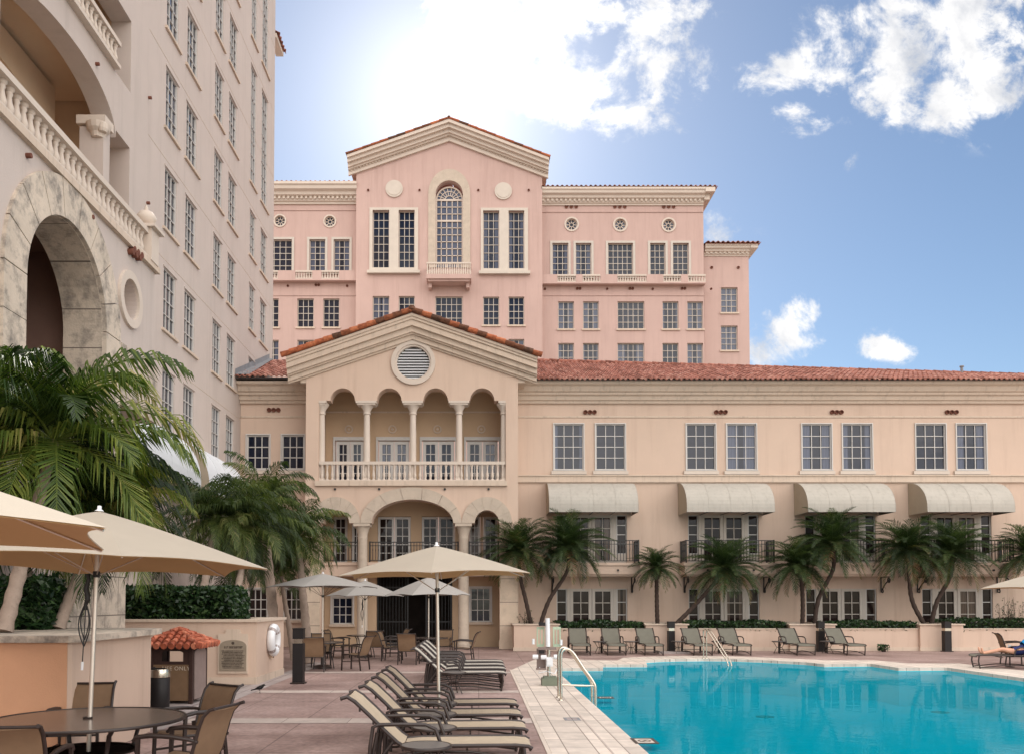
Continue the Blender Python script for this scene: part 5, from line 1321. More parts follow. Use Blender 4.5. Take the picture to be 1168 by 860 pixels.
def copy_table(r_s, x, y, lab):
    q = dup(tA, (x, y, 0), .3, lab, 'round tables by the pavilion'); q.scale = (r_s, r_s, 1); return q
copy_table(.66, -4.3, 24.2, 'round table under the leftmost distant umbrella beside the bollard')
copy_table(.66, -3.76, 29.0, 'round table in front of the left stone column of the pavilion')
copy_table(.66, -1.54, 27.0, 'round table in front of the dark gateway')
# umbrellas
def umbrella(label, x, y, r, rot, zt, zh, mat='canvas', pole_r=.022, cord=False, lean=(0, 0), base=True, nrib=6, finial=True):
    t = thing('patio_umbrella', label, 'umbrella', (x, y, 0), 0, 'patio umbrellas'); ORG[t.name] = (0, 0, 0); t.rotation_euler = (lean[0], lean[1], 0)
    m = MB(); K = 10; Q = 8
    for i in range(nrib):
        a0 = R(rot)+2*math.pi*i/nrib; a1 = R(rot)+2*math.pi*(i+1)/nrib
        c0 = Vector((math.cos(a0), math.sin(a0), 0))*r; c1 = Vector((math.cos(a1), math.sin(a1), 0))*r; vs = []
        for k in range(K+1):
            t_ = k/K
            for q in range(Q+1):
                s = q/Q; e = c0.lerp(c1, s); inw = 1-.055*math.sin(math.pi*s)*t_
                z = zt-(zt-zh)*(t_**1.12)+.05*math.sin(math.pi*s)*t_*(.3+t_)*.55
                vs.append((e.x*t_*inw, e.y*t_*inw, z))
        fs = [(k*(Q+1)+q, k*(Q+1)+q+1, (k+1)*(Q+1)+q+1, (k+1)*(Q+1)+q) for k in range(K) for q in range(Q)]
        m.add(vs, fs)
    m.build('canopy', mat, t, smooth=25); q = MB(); q.v = [(x*.997, y*.997, z-.006) for x, y, z in m.v]; q.f = list(m.f); q.r = list(m.r); q.build('lining', 'lining' if mat == 'canvas' else 'lining_grey', t, smooth=25)  # added under-sheet, its tan stands in for light passing through the canopy
    m = MB(); m.tube([(0, 0, 0.02), (0, 0, zt+.0)], pole_r, 12); m.build('pole', 'pole', t, smooth=50)
    if finial: m = MB(); m.tube([(0, 0, zt-.0), (0, 0, zt+.02), (0, 0, zt+.05), (0, 0, zt+.055)], [.045, .02, .02, .012], 10); m.build('finial', 'whitepaint', t, smooth=50)
    for i in range(nrib):
        a = R(rot)+2*math.pi*i/nrib; c = Vector((math.cos(a), math.sin(a), 0)); m = MB()
        pts = [(c.x*r*q, c.y*r*q, zt-(zt-zh)*(q**1.12)-.018) for q in (.03, .3, .6, .99)]
        m.tube(pts, .0065, 6); mid = pts[1]; hz = zt-.42*(zt-zh)-.35
        m.tube([(c.x*.04, c.y*.04, zt-.62), (c.x*r*.5, c.y*r*.5, zt-(zt-zh)*(.5**1.12)-.02)], .0055, 6); m.build('rib', 'pole' if mat == 'canvas' else 'bronze', t)
    m = MB(); m.tube([(0, 0, zt-.65), (0, 0, zt-.59)], .034, 12); m.tube([(0, 0, zt-.1), (0, 0, zt-.04)], .04, 12); m.build('hub', 'iron', t, smooth=50)
    if cord:
        m = MB(); x0 = -.075; z0 = zt-.62
        pts = [(x0+.012*math.sin(i*1.7), -.02, z0-.05*i) for i in range(8)]; m.tube(pts, [.02]*3+[.026]*3+[.018]*2, 8)
        for k, (w_, l_) in enumerate(((.045, .36), (.06, .42))):
            m.tube([(x0-w_*math.sin(math.pi*i/10), -.03-.01*k, z0-.28-l_*i/10) for i in range(11)]+[(x0+w_*math.sin(math.pi*i/10)*.8, -.03, z0-.28-l_*(1-i/10)) for i in range(11)], .006, 6)
        m.tube([(x0, -.03, z0-.3), (x0-.01, -.03, z0-.85)], .005, 6); m.build('pull_cord', 'iron', t)
        m = MB(); m.tube([(x0-.01, -.03, z0-.85), (x0-.01, -.03, z0-.93)], .013, 8); m.build('cord_handle', 'whitepaint', t)
    if base: m = MB(); m.lathe([(.26, 0), (.26, .05), (.2, .08), (.05, .1), (.045, .3), (.03, .3)], n=24); m.build('base', 'bronze', t, smooth=50)
    return t
umbrella('large beige umbrella whose pole rises through the front dining table', TA[0], TA[1], 1.68, 0, 2.73, 2.19, cord=True, lean=(R(-1.6), R(1.0)))
umbrella('beige umbrella entering from the left edge, nearest the camera', -3.31, 3.9, 1.75, 53.5, 2.68, 2.16)
umbrella('beige umbrella above the four front loungers in the middle', -.55, 12.3, 1.47, 30, 2.62, 2.2, lean=(0, R(-.9)), base=False)
umbrella('leftmost distant grey beige umbrella beside the palms', -4.3, 24.2, 1.55, 20, 2.6, 2.22, 'canvas_grey')
umbrella('grey umbrella half hidden between the two other distant umbrellas', -3.76, 29.0, 1.3, 10, 2.52, 2.0, 'canvas_grey', cord=True)
umbrella('grey umbrella in front of the dark gateway', -1.54, 27.0, 1.35, 12, 2.58, 2.02, 'canvas_grey')
umbrella('pale umbrella cut by the right edge of the picture, over the sunbather', 16.05, 25.2, 1.65, 0, 2.65, 2.2, 'canvas')
# sun loungers, local: lies along +x (foot at +x), head at -x
def make_lounger(mat, label, loc, rz=0, group=None, low=0):
    t = thing('sun_lounger', label, 'lounger', loc, rz, group); ORG[t.name] = (0, 0, 0); w = .62
    sz = .37
    seatp = [(-.36, sz-.02), (-.2, sz-.005), (.2, sz), (.8, sz+.005), (.93, sz-.005), (.97, sz-.03)]
    backp = [(-.97, .86), (-.93, .87), (-.85, .82), (-.7, .68), (-.55, .53), (-.42, .41), (-.36, sz-.0)]
    def along(prof): return [(p, z) for p, z in prof]
    def tr(mb):  # sling_sheet runs along y; turn so it runs along x
        mb.v = [(y, x, z) for x, y, z in mb.v]; return mb
    m = MB(); sling_sheet(m, seatp, w-.05); tr(m).build('seat', mat, t, smooth=60)
    m = MB(); sling_sheet(m, list(reversed([(p, z) for p, z in backp]))[::-1], w-.05); tr(m).build('backrest', mat, t, smooth=60)
    for s in (-1, 1):
        y = s*w/2
        m = MB(); m.tube([(p, y, z-.004) for p, z in seatp], .021, 8); m.build('side_rail', 'bronze', t, smooth=60)
        m = MB(); m.tube([(-1.0, y, .845)]+[(p, y, z-.004) for p, z in backp[1:]], .021, 8)
        for p, z in ((-.8, .765), (-.66, .635), (-.5, .485)): m.box(p-.01, p+.01, y-.012, y+.012, z-.05, z)
        m.build('back_rail', 'bronze', t, smooth=60)
        m = MB(); m.tube([(.88, y, sz-.02), (.9, y, .2), (.86, y, .0)], .02, 8); m.build('leg', 'bronze', t, smooth=60)
        m = MB(); m.tube([(-.62, y, .5), (-.66, y, .3), (-.68, y, .0)], .02, 8); m.build('leg', 'bronze', t, smooth=60)
        m = MB(); m.tube([(.86, y, .03), (.3, y, .1), (-.2, y, .1), (-.68, y, .05)], .015, 6); m.build('skid', 'bronze', t, smooth=60)
        m = MB(); yy = s*(w/2+.035); m.tube([(-.7, yy, .0), (-.69, yy, .35), (-.66, yy, .56), (-.6, yy, .585), (-.35, yy, .59), (-.12, yy, .585), (-.02, yy, .54), (.03, yy, .4), (.04, yy, .33)], .02, 8); m.build('armrest', 'bronze', t, smooth=60)
        m = MB(); m.bar((-.69, yy, .1), (-.45, y, .42), .014); m.build('brace', 'bronze', t)
    m = MB()
    for x, z in ((.9, .12), (-.68, .12), (-.36, sz-.05), (.3, sz-.06), (.95, sz-.05)): m.bar((x, -w/2, z), (x, w/2, z), .02)
    m.tube([(-.95, -w/2, .86), (-.95, w/2, .86)], .013, 8); build_each(m, 'cross_bar', 'bronze', t, 40); return t
gl = 'front row of tan sun loungers'
L0 = make_lounger('sling', 'nearest of the four tan loungers in front, its foot end at the bottom edge', (-.42, 9.35, 0), 0, gl)
for y, lab in ((10.55, 'second nearest tan lounger of the front row'), (11.75, 'third nearest tan lounger of the front row'), (12.95, 'farthest tan lounger of the front row, just beyond the umbrella pole')):
    dup(L0, (-.40, y, 0), R(.6), lab, gl)
gm_ = 'row of pale sun loungers behind the umbrella pole'
L1 = make_lounger('sling_lt', 'nearest of the four pale loungers stacked in view behind the umbrella pole', (-.40, 18.35, 0), 0, gm_)
for y, lab in ((19.5, 'second of the four pale loungers behind the umbrella pole'), (20.6, 'third of the four pale loungers behind the umbrella pole'), (21.7, 'farthest of the four pale loungers behind the umbrella pole')):
    dup(L1, (-.37, y, 0), R(-.5), lab, gm_)
gr = 'grey green loungers facing the pool along the planters'
far = [(661, 'leftmost grey green lounger, between the pool lift and the next lounger'), (700, 'second grey green lounger from the pool lift'), (741, 'grey green lounger directly left of the first dark bollard'), (795, 'grey green lounger directly right of the first dark bollard'), (838, 'grey green lounger right of the far pool handrail'), (909, 'grey green lounger directly left of the dark bollard in the middle box'), (964, 'rightmost empty grey green lounger, beside the middle bollard')]
L2 = None
for i, (px, lab) in enumerate(far):
    X = W(px, 740, 30.6)[0]; rz = R(-80+i*2.2 if i < 5 else -62); rz = R([-92, -91, -90, -89, -89, -88, -87][i])
    if L2 is None: L2 = make_lounger('sling_grey', lab, (X, 30.7, 0), rz, gr)
    else: dup(L2, (X, 30.7, 0), rz, lab, gr)
sl = make_lounger('sling_grey', 'lounger carrying the sunbather at the right edge', (0, 0, 0), 0)
sl.location = (14.6, 24.1, 0); sl.rotation_euler = (0, 0, R(180-14))
# side tables
def make_side(label, x, y, h=.43, r=.25, oval=1.0):
    t = thing('side_table', label, 'side table', (x, y, 0)); ORG[t.name] = (0, 0, 0)
    m = MB(); m.lathe([(.0, h-.014), (r-.01, h-.014), (r-.01, h), (.0, h)], n=40); m.build('tabletop', 'sidetop', t)
    m = MB(); m.lathe([(r-.012, h-.03), (r+.004, h-.028), (r+.01, h-.012), (r, h+.003), (r-.012, h+.002), (r-.012, h-.03)], n=40); m.build('rim', 'bronze', t, smooth=60)
    for k in range(4):
        a = R(45+90*k); c, s = math.cos(a), math.sin(a); m = MB(); m.tube([(c*r*.75, s*r*.75, 0), (c*r*.35, s*r*.35, h*.5), (c*r*.8, s*r*.8, h-.02)], .011, 6); m.build('leg', 'bronze', t, smooth=60)
    m = MB(); m.lathe([(r*.36, h*.48), (r*.4, h*.5), (r*.36, h*.52), (r*.33, h*.5), (r*.36, h*.48)], n=20); m.build('ring', 'bronze', t, smooth=60); return t
st = make_side('round side table in front of the nearest tan lounger', -.52, 8.72); st['group'] = 'round side tables'
for x, y, lab in ((-.5, 9.95, 'round side table between the nearest and second tan loungers'), (-.53, 11.15, 'round side table between the second and third tan loungers'), (-.55, 12.3, 'round side table pierced by the umbrella pole'), (-.5, 17.55, 'round side table in front of the nearest pale lounger'),
    (W(684.5, 740, 30.9)[0], 30.9, 'small dark side table between the two leftmost far loungers'), (W(720, 740, 30.9)[0], 30.9, 'small dark side table left of the lounger next to the first bollard'), (W(774, 740, 31)[0], 31.0, 'small dark side table just right of the first dark bollard'), (W(820, 740, 31)[0], 31.0, 'small dark side table behind the far pool handrail'), (W(889, 740, 31)[0], 31.0, 'small dark side table left of the sixth far lounger'), (W(944, 740, 31.1)[0], 31.1, 'small dark side table right of the middle bollard')):
    dup(st, (x, y, 0), .4, lab, 'round side tables')
# bollards
def bollard(label, x, y, h, w=.2):
    t = thing('bollard', label, 'bollard', (x, y, 0), 0, 'dark bollard lights'); ORG[t.name] = (0, 0, 0)
    m = MB(); m.box(-w/2, w/2, -w/2, w/2, .03, h-.32); m.build('post', 'bin', t)
    m = MB(); m.box(-w/2+.02, w/2-.02, -w/2+.02, w/2-.02, h-.32, h-.22); m.build('lens', 'steel', t)
    m = MB(); m.box(-w/2, w/2, -w/2, w/2, h-.22, h); m.box(-w/2-.008, w/2+.008, -w/2-.008, w/2+.008, h, h+.02); m.build('cap', 'bin', t)
    m = MB(); m.box(-w/2-.04, w/2+.04, -w/2-.04, w/2+.04, 0, .03); m.build('base_plate', 'bronze', t); return t
x, y = G(340.5, 779); bollard('tall dark bollard with a silver band, left beside the walkway', x, y, 1.22, .235)
for px, lab in ((765.5, 'dark bollard standing between the third and fourth far loungers'), (936, 'dark bollard in front of the middle planter box'), (1080, 'dark bollard in front of the rightmost planter box')):
    yb = YF-.45; bollard(lab, W(px, 740, yb)[0], yb, 1.08, .24)
m = MB(); xb_ = W(768, 745, 31.3)[0]; m.box(-.6, .5, -.28, .28, 0, .06)
o = m.build('concrete_pad', 'walk'); o.location = (xb_, 31.1, 0.0); kind(o)
# small potted plant on the deck at the planter wall
x, y = G(1005, 742.5); rnd = random.Random(6); t = thing('potted_plant', 'tiny dark plant on the deck right of the last empty lounger', 'plant', (x, y-.2, 0)); ORG[t.name] = (0, 0, 0)
m = MB(); m.noclean = True; leaf_cloud(m, -.16, .16, -.12, .12, .06, .24, 120, .07, rnd); m.build('leaves', 'hedge', t); m = MB(); m.lathe([(.07, 0), (.09, .1), (.08, .1), (.07, .06)], n=12); m.build('pot', 'bronze', t)
# twiggy shrub at the right end of the hedge strip, and the one on the pavilion planter
for px0, px1, ytop, lab, seed in ((1138, 1190, 682, 'loose twiggy shrub with reddish leaves at the far right behind the sunbather', 51), (593, 606, 695, 'small spiky plant at the foot of the curved palms beside the pavilion', 52)):
    rnd = random.Random(seed); x0 = W(px0, 700, 33.6)[0]; x1 = W(px1, 700, 33.6)[0]; zt_ = W(600, ytop, 33.6)[1]; t = thing('shrub', lab, 'shrub', ((x0+x1)/2, 33.6, hb-.1)); ORG[t.name] = (0, 0, 0)
    m = MB(); lv = MB(); lv.noclean = True; n = int((x1-x0)/.05)+6
    for i in range(n):
        a = Vector((rnd.uniform(x0, x1)-(x0+x1)/2, rnd.uniform(-.3, .3), 0)); b = a+Vector((rnd.gauss(0, .15), rnd.gauss(0, .1), (zt_-hb+.1)*rnd.uniform(.5, 1.05)))
        m.tube([a, (a+b)/2+Vector((rnd.gauss(0, .03), 0, 0)), b], [.008, .006, .003], 4)
        for k in range(14):
            c = a.lerp(b, rnd.uniform(.25, 1))+Vector((rnd.gauss(0, .04), rnd.gauss(0, .04), rnd.gauss(0, .03))); u = Vector((rnd.gauss(0, 1), rnd.gauss(0, 1), rnd.gauss(0, 1))).normalized(); v = u.cross(Vector((0, 0, 1))).normalized(); lv.cur = rnd.random(); s_ = .035
            lv.quad(c-u*s_, c+v*s_*.5, c+u*s_, c-v*s_*.5)
    m.build('stems', 'trunk', t); lv.build('leaves', 'hedge', t)
# bin shelter with tiled roof
sh = thing('bin_shelter', 'dark brown bin housing with a small red tiled hip roof, left of the plaque', 'bin shelter', (0, 0, 0)); ORG[sh.name] = (0, 0, 0)
SY = 16.2; sx = -5.52; sh.location = (sx, SY, 0); rz_ = R(-2); sh.rotation_euler = (0, 0, rz_); sh.scale = (.93, .93, .95)
hw = .42; m = MB(); zt_ = 1.0
for a in (-1, 1):
    for b in (-1, 1): m.box(a*hw-.035*(a > 0)*2, a*hw+.035*(a < 0)*2, b*hw-.035*(b > 0)*2, b*hw+.035*(b < 0)*2, 0, zt_)
build_each(m, 'post', 'shelter', sh)
m = MB(); m.box(-hw, hw, -hw, hw, zt_, zt_+.07); m.build('top_frame', 'shelter', sh)
def panel_with_hole(axis):
    q = MB(); fr_ = (lambda u, v, w: (u, -hw+.02+w, v)) if axis == 0 else (lambda u, v, w: (hw-.02-w, u, v))
    return q, fr_
q, fr_ = panel_with_hole(0); op = [(-.19, .8), (.23, .8), (.23, .96)]+arc(.02, .96, .21, .05, 0, 180, 8)+[(-.19, .96)]
q.prism([rect(-hw+.07, hw-.07, .74, zt_), op], fr_, 0, .02); q.build('upper_panel', 'shelter', sh)
q, fr_ = panel_with_hole(0); q.prism([rect(-hw+.07, hw-.07, .06, .74)], fr_, -.004, .02); pf = q.build('front_panel', 'panelb', sh)
q = MB(); q.prism([[(-hw+.12, .08), (hw-.1, .08), (hw-.1, .96)]+arc(.01, .96, hw-.11, .08, 0, 180, 10)+[(-hw+.12, .96)]], lambda u, v, w: (hw-.01+w, u, v), 0, .02); q.build('side_panel', 'panelg', sh)
q = MB(); q.box(hw-.05, hw-.012, -hw+.07, hw-.07, .06, zt_); q.box(-hw+.012, -hw+.05, -hw+.07, hw-.07, .06, zt_); q.box(-hw+.07, hw-.07, hw-.05, hw-.02, .06, .74); q.build('side_frame', 'shelter', sh)
fc = bpy.data.curves.new('lettering', 'FONT'); fc.body = 'USE ONLY'; fc.size = .105; fc.extrude = .003; fc.align_x = 'CENTER'; fc.space_character = 1.15
fo = bpy.data.objects.new('lettering', fc); COL.objects.link(fo); dg = bpy.context.evaluated_depsgraph_get(); tm = bpy.data.meshes.new_from_object(fo.evaluated_get(dg)); bpy.data.objects.remove(fo)
tm.materials.clear(); tm.materials.append(M['letters']); lo = bpy.data.objects.new('lettering', tm); COL.objects.link(lo); lo.parent = pf; lo.location = (.1, -hw+.01, .635); lo.rotation_euler = (R(90), 0, 0)
m = MB(); ro = hw+.17; zr = zt_+.07; ap_ = zr+.3; rnd = random.Random(8)
def hip_side(m, ang):
    c, s_ = math.cos(ang), math.sin(ang); nc = 8; rows = 5; w_ = ro/nc
    def P(u, d, z): return (u*c+d*s_, u*s_-d*c, z)
    for i in range(nc):
        a = -ro+2*ro*(i+.5)/nc; tm_ = 1-abs(a)/ro+.04
        for j in range(rows):
            t0, t1 = j/rows, min((j+1.15)/rows, tm_)
            if t0 >= tm_-.02: break
            m.cur = rnd.random()
            m.tube([P(a, ro*(1-t0)+.02, zr+(ap_-zr)*t0+.028), P(a, ro*(1-t1), zr+(ap_-zr)*t1+.012)], [w_*.86, w_*.7], 8)
for k in range(4): hip_side(m, math.pi/2*k)
for k in range(4):
    a = math.pi/4+math.pi/2*k; e = Vector((math.cos(a), math.sin(a), 0))*ro*1.414
    for i in range(5):
        m.cur = rnd.random(); t0, t1 = i/5-.01, (i+1.1)/5
        m.tube([(e.x*(1-t0), e.y*(1-t0), zr+(ap_-zr)*t0+.045), (e.x*(1-min(1, t1)), e.y*(1-min(1, t1)), zr+(ap_-zr)*t1+.035)], [.055, .045], 8)
m.build('tiled_roof', 'bintile', sh, smooth=50)
m = MB(); m.add([(-ro, -ro, zr-.0), (ro, -ro, zr), (ro, ro, zr), (-ro, ro, zr), (0, 0, ap_-.02)], [(0,1,4),(1,2,4),(2,3,4),(3,0,4),(3,2,1,0)]); m.build('roof_board', 'shelter', sh)
# small ash bin with chrome lid
x, y = W(182, 780, 14.6)[0], 14.6
t = thing('ash_bin', 'slim black litter bin with a chrome top in front of the tiled bin shelter', 'bin', (x, y, 0)); ORG[t.name] = (0, 0, 0)
m = MB(); m.lathe([(.15, 0), (.165, .02), (.165, .58), (.16, .585)], n=28); m.build('body', 'bin', t, smooth=50)
m = MB(); m.lathe([(.16, .585), (.17, .59), (.172, .66), (.165, .70), (.16, .72), (.16, .69), (.12, .68), (.0, .68)], n=28); m.build('lid', 'steel', t, smooth=50)
m = MB(); m.box(-.16, .12, -.1, -.06, .72, .745); m.box(-.13, -.1, .05, .09, .70, .75); m.build('grille', 'iron', t)
# bird
x, y = G(296, 790)
b = thing('bird', 'small black long-tailed bird standing on the deck in front of the plaque planter', 'bird', (x, y, 0), R(10)); ORG[b.name] = (0, 0, 0)
m = MB(); m.tube([(-.17, 0, .06), (-.1, 0, .075), (-.055, 0, .09), (-.02, 0, .1), (.02, 0, .112), (.05, 0, .13), (.07, 0, .15), (.088, 0, .158), (.1, 0, .156), (.108, 0, .152)], [.012, .014, .024, .036, .04, .034, .024, .022, .016, .006], 12); m.build('body', 'bird', b, smooth='all')
m = MB(); m.tube([(.104, 0, .154), (.135, 0, .148)], [.006, .001], 6); m.build('beak', 'iron', b)
for s in (-1, 1):
    m = MB(); m.tube([(.03, s*.032, .115), (-.02, s*.036, .1), (-.09, s*.02, .078)], [.012, .016, .003], 6); m.build('wing', 'bird', b, smooth='all')
    m = MB(); m.tube([(.0, s*.015, .075), (.01, s*.016, .035), (.0, s*.016, .004), (.025, s*.018, .003)], .0035, 5); m.build('leg', 'iron', b)
# second small bird near lounger? (none)
# ------------------------------------------------------------------ pool ladder handrails
def handrail(label, pts_list, r=.022, rungs=()):
    t = thing('pool_handrail', label, 'handrail', (0, 0, 0)); x0 = pts_list[0][0]; t.location = (x0[0], x0[1], 0); ORG[t.name] = (x0[0], x0[1], 0)
    for pts in pts_list:
        m = MB(); P_ = [Vector(p) for p in pts]; out = []
        for k in range(len(P_)-1):
            a = P_[max(k-1, 0)]; b_ = P_[k]; c = P_[k+1]; d = P_[min(k+2, len(P_)-1)]
            for f in [i/6 for i in range(6)]: out.append(.5*((2*b_)+(c-a)*f+(2*a-5*b_+4*c-d)*f*f+(3*b_-a-3*c+d)*f**3))
        out.append(P_[-1]); m.tube(out, r, 12); m.build('rail', 'steel', t, smooth=60)
        m = MB(); p = P_[0]; m.lathe([(.055, .004), (.055, .012), (.03, .03), (.024, .03)], (p.x, p.y, 0), 16); m.build('flange', 'steel', t, smooth=60)
    for a, b_ in rungs: m = MB(); m.tube([a, b_], .018, 10); m.build('rung', 'steel', t, smooth=60)
    return t
def hr(y): return [(1.53, y, 0.0), (1.53, y, .45), (1.53, y, .82), (1.57, y, .93), (1.66, y, .95), (1.76, y, .88), (1.95, y, .6), (2.12, y, .36), (2.17, y, .2), (2.17, y, -.2), (2.16, y, -.6)]
handrail('curved steel pool handrail in the middle, beside the pool lift', [hr(16.35), hr(16.85)], .026, [((1.53, 16.35, .29), (2.165, 16.35, .27)), ((2.165, 16.35, -.3), (2.165, 16.85, -.3))])
xh, yh = G(802.5, 750.5)
def hr2(x): return [(x, yh, 0), (x, yh, .5), (x, yh, .82), (x+.02, yh-.08, .92), (x+.06, yh-.25, .9), (x+.12, yh-.8, .62), (x+.2, yh-1.6, .18), (x+.22, yh-2.0, -.05), (x+.22, yh-2.1, -.5)]
handrail('thin far pool handrail in front of the grey green loungers', [hr2(xh), hr2(xh+.1)], .019)
# pool lift
t = thing('pool_lift', 'white and pale green pool access lift at the corner of the pool', 'pool lift', (0, 0, 0)); lx, ly = W(626, 780, 19.3)[0], 19.3; t.location = (lx, ly, 0); ORG[t.name] = (0, 0, 0)
m = MB(); m.box(-.16, .2, -.16, .2, 0.004, .16); m.box(-.12, .16, -.12, .16, .16, .2); m.build('base', 'liftbase', t)
m = MB(); m.tube([(0, 0, .2), (0, 0, .95)], .035, 12); m.build('mast', 'steel', t, smooth=50)
m = MB(); m.tube([(-.02, -.05, .85), (-.03, -.05, 1.47)], .05, 14); m.build('actuator', 'whitepaint', t, smooth=50)
m = MB(); m.box(-.06, .08, -.1, .02, .42, .62); m.box(-.045, .055, -.12, -.1, .45, .58); m.build('control_box', 'whitepaint', t)
m = MB(); m.box(-.26, -.06, .05, .08, .38, .8); m.box(-.24, .16, -.06, .0, .78, .84); m.box(-.28, -.06, -.04, .05, .34, .38); m.build('seat_frame', 'panelg', t)
for xx in (-.26, .1):
    m = MB(); m.prism([rect(xx, xx+.17, .84, 1.28), rect(xx+.03, xx+.14, .9, 1.22)], FY(.04), 0, .04); m.box(xx+.07, xx+.09, .05, .07, .9, 1.22); m.build('seat_panel', 'liftgreen', t)
for xx, zz in ((-.3, .63), (.16, .63), (-.12, .62)):
    m = MB(); m.tube([(xx-.06, -.1, zz), (xx+.06, -.1, zz)], .05, 12); m.build('roller', 'whitepaint', t, smooth=50)
m = MB(); m.tube([(-.34, -.02, .9), (-.34, -.02, 1.02)], .03, 8); m.tube([(.27, -.02, .88), (.27, -.02, 1.0)], .03, 8); m.build('armrest_pad', 'whitepaint', t)
m = MB(); m.tube([(-.02, -.05, .3), (.12, -.1, .26), (.2, -.06, .4)], .014, 6); m.tube([(0, 0, .32), (-.22, -.02, .27), (-.2, -.02, .4)], .012, 6); m.build('hose', 'whitepaint', t)
m = MB(); m.box(-.22, -.08, -.07, .0, 1.3, 1.38); m.box(-.22, -.1, -.08, -.02, .7, .77); m.build('clamp', 'bin', t)
# ------------------------------------------------------------------ sunbather
pt = thing('person', 'sunbather lying on a lounger at the right edge in navy shorts with a blue towel', 'person', (14.6, 24.1, 0), R(180-14)); ORG[pt.name] = (0, 0, 0)
def skin_body(name, verts, edges, radii, parent, mat, sub=2, root=0):
    me = bpy.data.meshes.new(name); me.from_pydata(verts, edges, []); o = bpy.data.objects.new(name, me); COL.objects.link(o)
    md = o.modifiers.new('s', 'SKIN'); md.use_smooth_shade = True; md.branch_smoothing = .6
    if not me.skin_vertices: 
        pass
    for i, r_ in enumerate(radii): me.skin_vertices[0].data[i].radius = (r_, r_) if not isinstance(r_, tuple) else r_
    me.skin_vertices[0].data[root].use_root = True
    if sub: sb = o.modifiers.new('b', 'SUBSURF'); sb.levels = sub; sb.render_levels = sub
    dg = bpy.context.evaluated_depsgraph_get(); nm = bpy.data.meshes.new_from_object(o.evaluated_get(dg)); bpy.data.objects.remove(o)
    nm.name = name; nm.materials.clear(); nm.materials.append(M[mat]); nm.polygons.foreach_set('use_smooth', [True]*len(nm.polygons))
    q = bpy.data.objects.new(name, nm); COL.objects.link(q); q.parent = parent; return q
def ensure_skin(me): pass
V = []; E = []; RR = []
def vx_(p, r, link=None):
    V.append(p); RR.append(r)
    if link is not None: E.append((link, len(V)-1))
    return len(V)-1
# local: head towards -x, feet towards +x, seat at z .37
pelvis = vx_((-.22, 0, .49), .13); ab = vx_((-.36, 0, .56), .125, pelvis); ch = vx_((-.54, 0, .70), .15, ab); uc = vx_((-.67, 0, .83), .13, ch)
nk = vx_((-.76, 0, .92), .055, uc); hd0 = vx_((-.80, 0, .99), .085, nk); hd1 = vx_((-.83, 0, 1.07), .09, hd0); hd2 = vx_((-.85, 0, 1.13), .055, hd1)
for s in (-1, 1):
    hp = vx_((-.17, s*.1, .48), .095, pelvis); th = vx_((.05, s*.13, .475), .082, hp); kn = vx_((.27, s*.14, .49+(.05 if s > 0 else .0)), .055, th); cf = vx_((.42, s*.13, .455+(.03 if s > 0 else 0)), .052, kn); an = vx_((.66, s*.11, .42), .033, cf)
    he = vx_((.72, s*.11, .415), .034, an); ft = vx_((.755, s*.125, .49), .034, he); to = vx_((.77, s*.14, .575), .022, ft)
    sh_ = vx_((-.66, s*.19, .82), .06, uc); el = vx_((-.46, s*.31, .62), .042, sh_); wr = vx_((-.22, s*.27, .55), .028, el); hn = vx_((-.14, s*.25, .53), .03, wr)
    for k in range(4): f1 = vx_((-.06+.01*(k in (1, 2)), s*(.21+.022*k), .525), .0095, hn); vx_((-.015+.012*(k in (1, 2)), s*(.21+.022*k), .505), .008, f1)
    tb = vx_((-.12, s*.2, .545), .011, hn); vx_((-.075, s*.175, .535), .009, tb)
try:
    skin_body('body', V, E, RR, pt, 'skin', 2, 0)
except Exception as ex:
    print('skin failed', ex)
def blob_shell(name, rings, mat, parent):
    m = MB(); n = 14
    vs = []
    for (c, ry, rz2) in rings:
        for j in range(n):
            a = 2*math.pi*j/n; vs.append((c[0]+.0, c[1]+ry*math.cos(a), c[2]+rz2*math.sin(a)))
    fs = [(i*n+j, i*n+(j+1)%n, (i+1)*n+(j+1)%n, (i+1)*n+j) for i in range(len(rings)-1) for j in range(n)]
    m.add(vs, fs); return m.build(name, mat, parent, smooth='all')
blob_shell('shorts', [((-.34, 0, .555), .165, .135), ((-.26, 0, .52), .19, .14), ((-.16, 0, .49), .205, .125), ((-.06, 0, .478), .215, .11), ((-.02, 0, .478), .214, .105)], 'navy', pt)
m = MB(); m.lathe([(.0, .1), (.05, .09), (.085, .05), (.098, 0), (.09, -.05), (.06, -.075)], (0, 0, 0), 16); m.v = [(x*.95-.865, y, z+1.09) for x, y, z in m.v]; m.build('hair', 'hair', pt, smooth='all')
tw_ = thing('towel', 'bright blue towel draped over the chest of the sunbather', 'towel', (14.6, 24.1, 0), R(180-14)); ORG[tw_.name] = (0, 0, 0)
m = MB(); vs = []; n = 18; K = 12
for i in range(n+1):
    t_ = i/n; cx_ = -.74+.44*t_; cz = .91-.34*t_
    for k in range(K+1):
        a = R(-15+210*k/K); rr_ = .205+.018*math.sin(i*1.3+k*.9)+.01*math.sin(k*2.7)
        vs.append((cx_+.09*math.sin(a)*.6+.01*math.sin(k*1.7), rr_*math.cos(a)*1.05, cz+.165*math.sin(a)+.012*math.sin(i*.9+k)))
m.add(vs, [(i*(K+1)+k, i*(K+1)+k+1, (i+1)*(K+1)+k+1, (i+1)*(K+1)+k) for i in range(n) for k in range(K)]); o = m.build('cloth', 'towel', tw_, smooth='all')
sm_ = o.modifiers.new('thick', 'SOLIDIFY'); sm_.thickness = .012
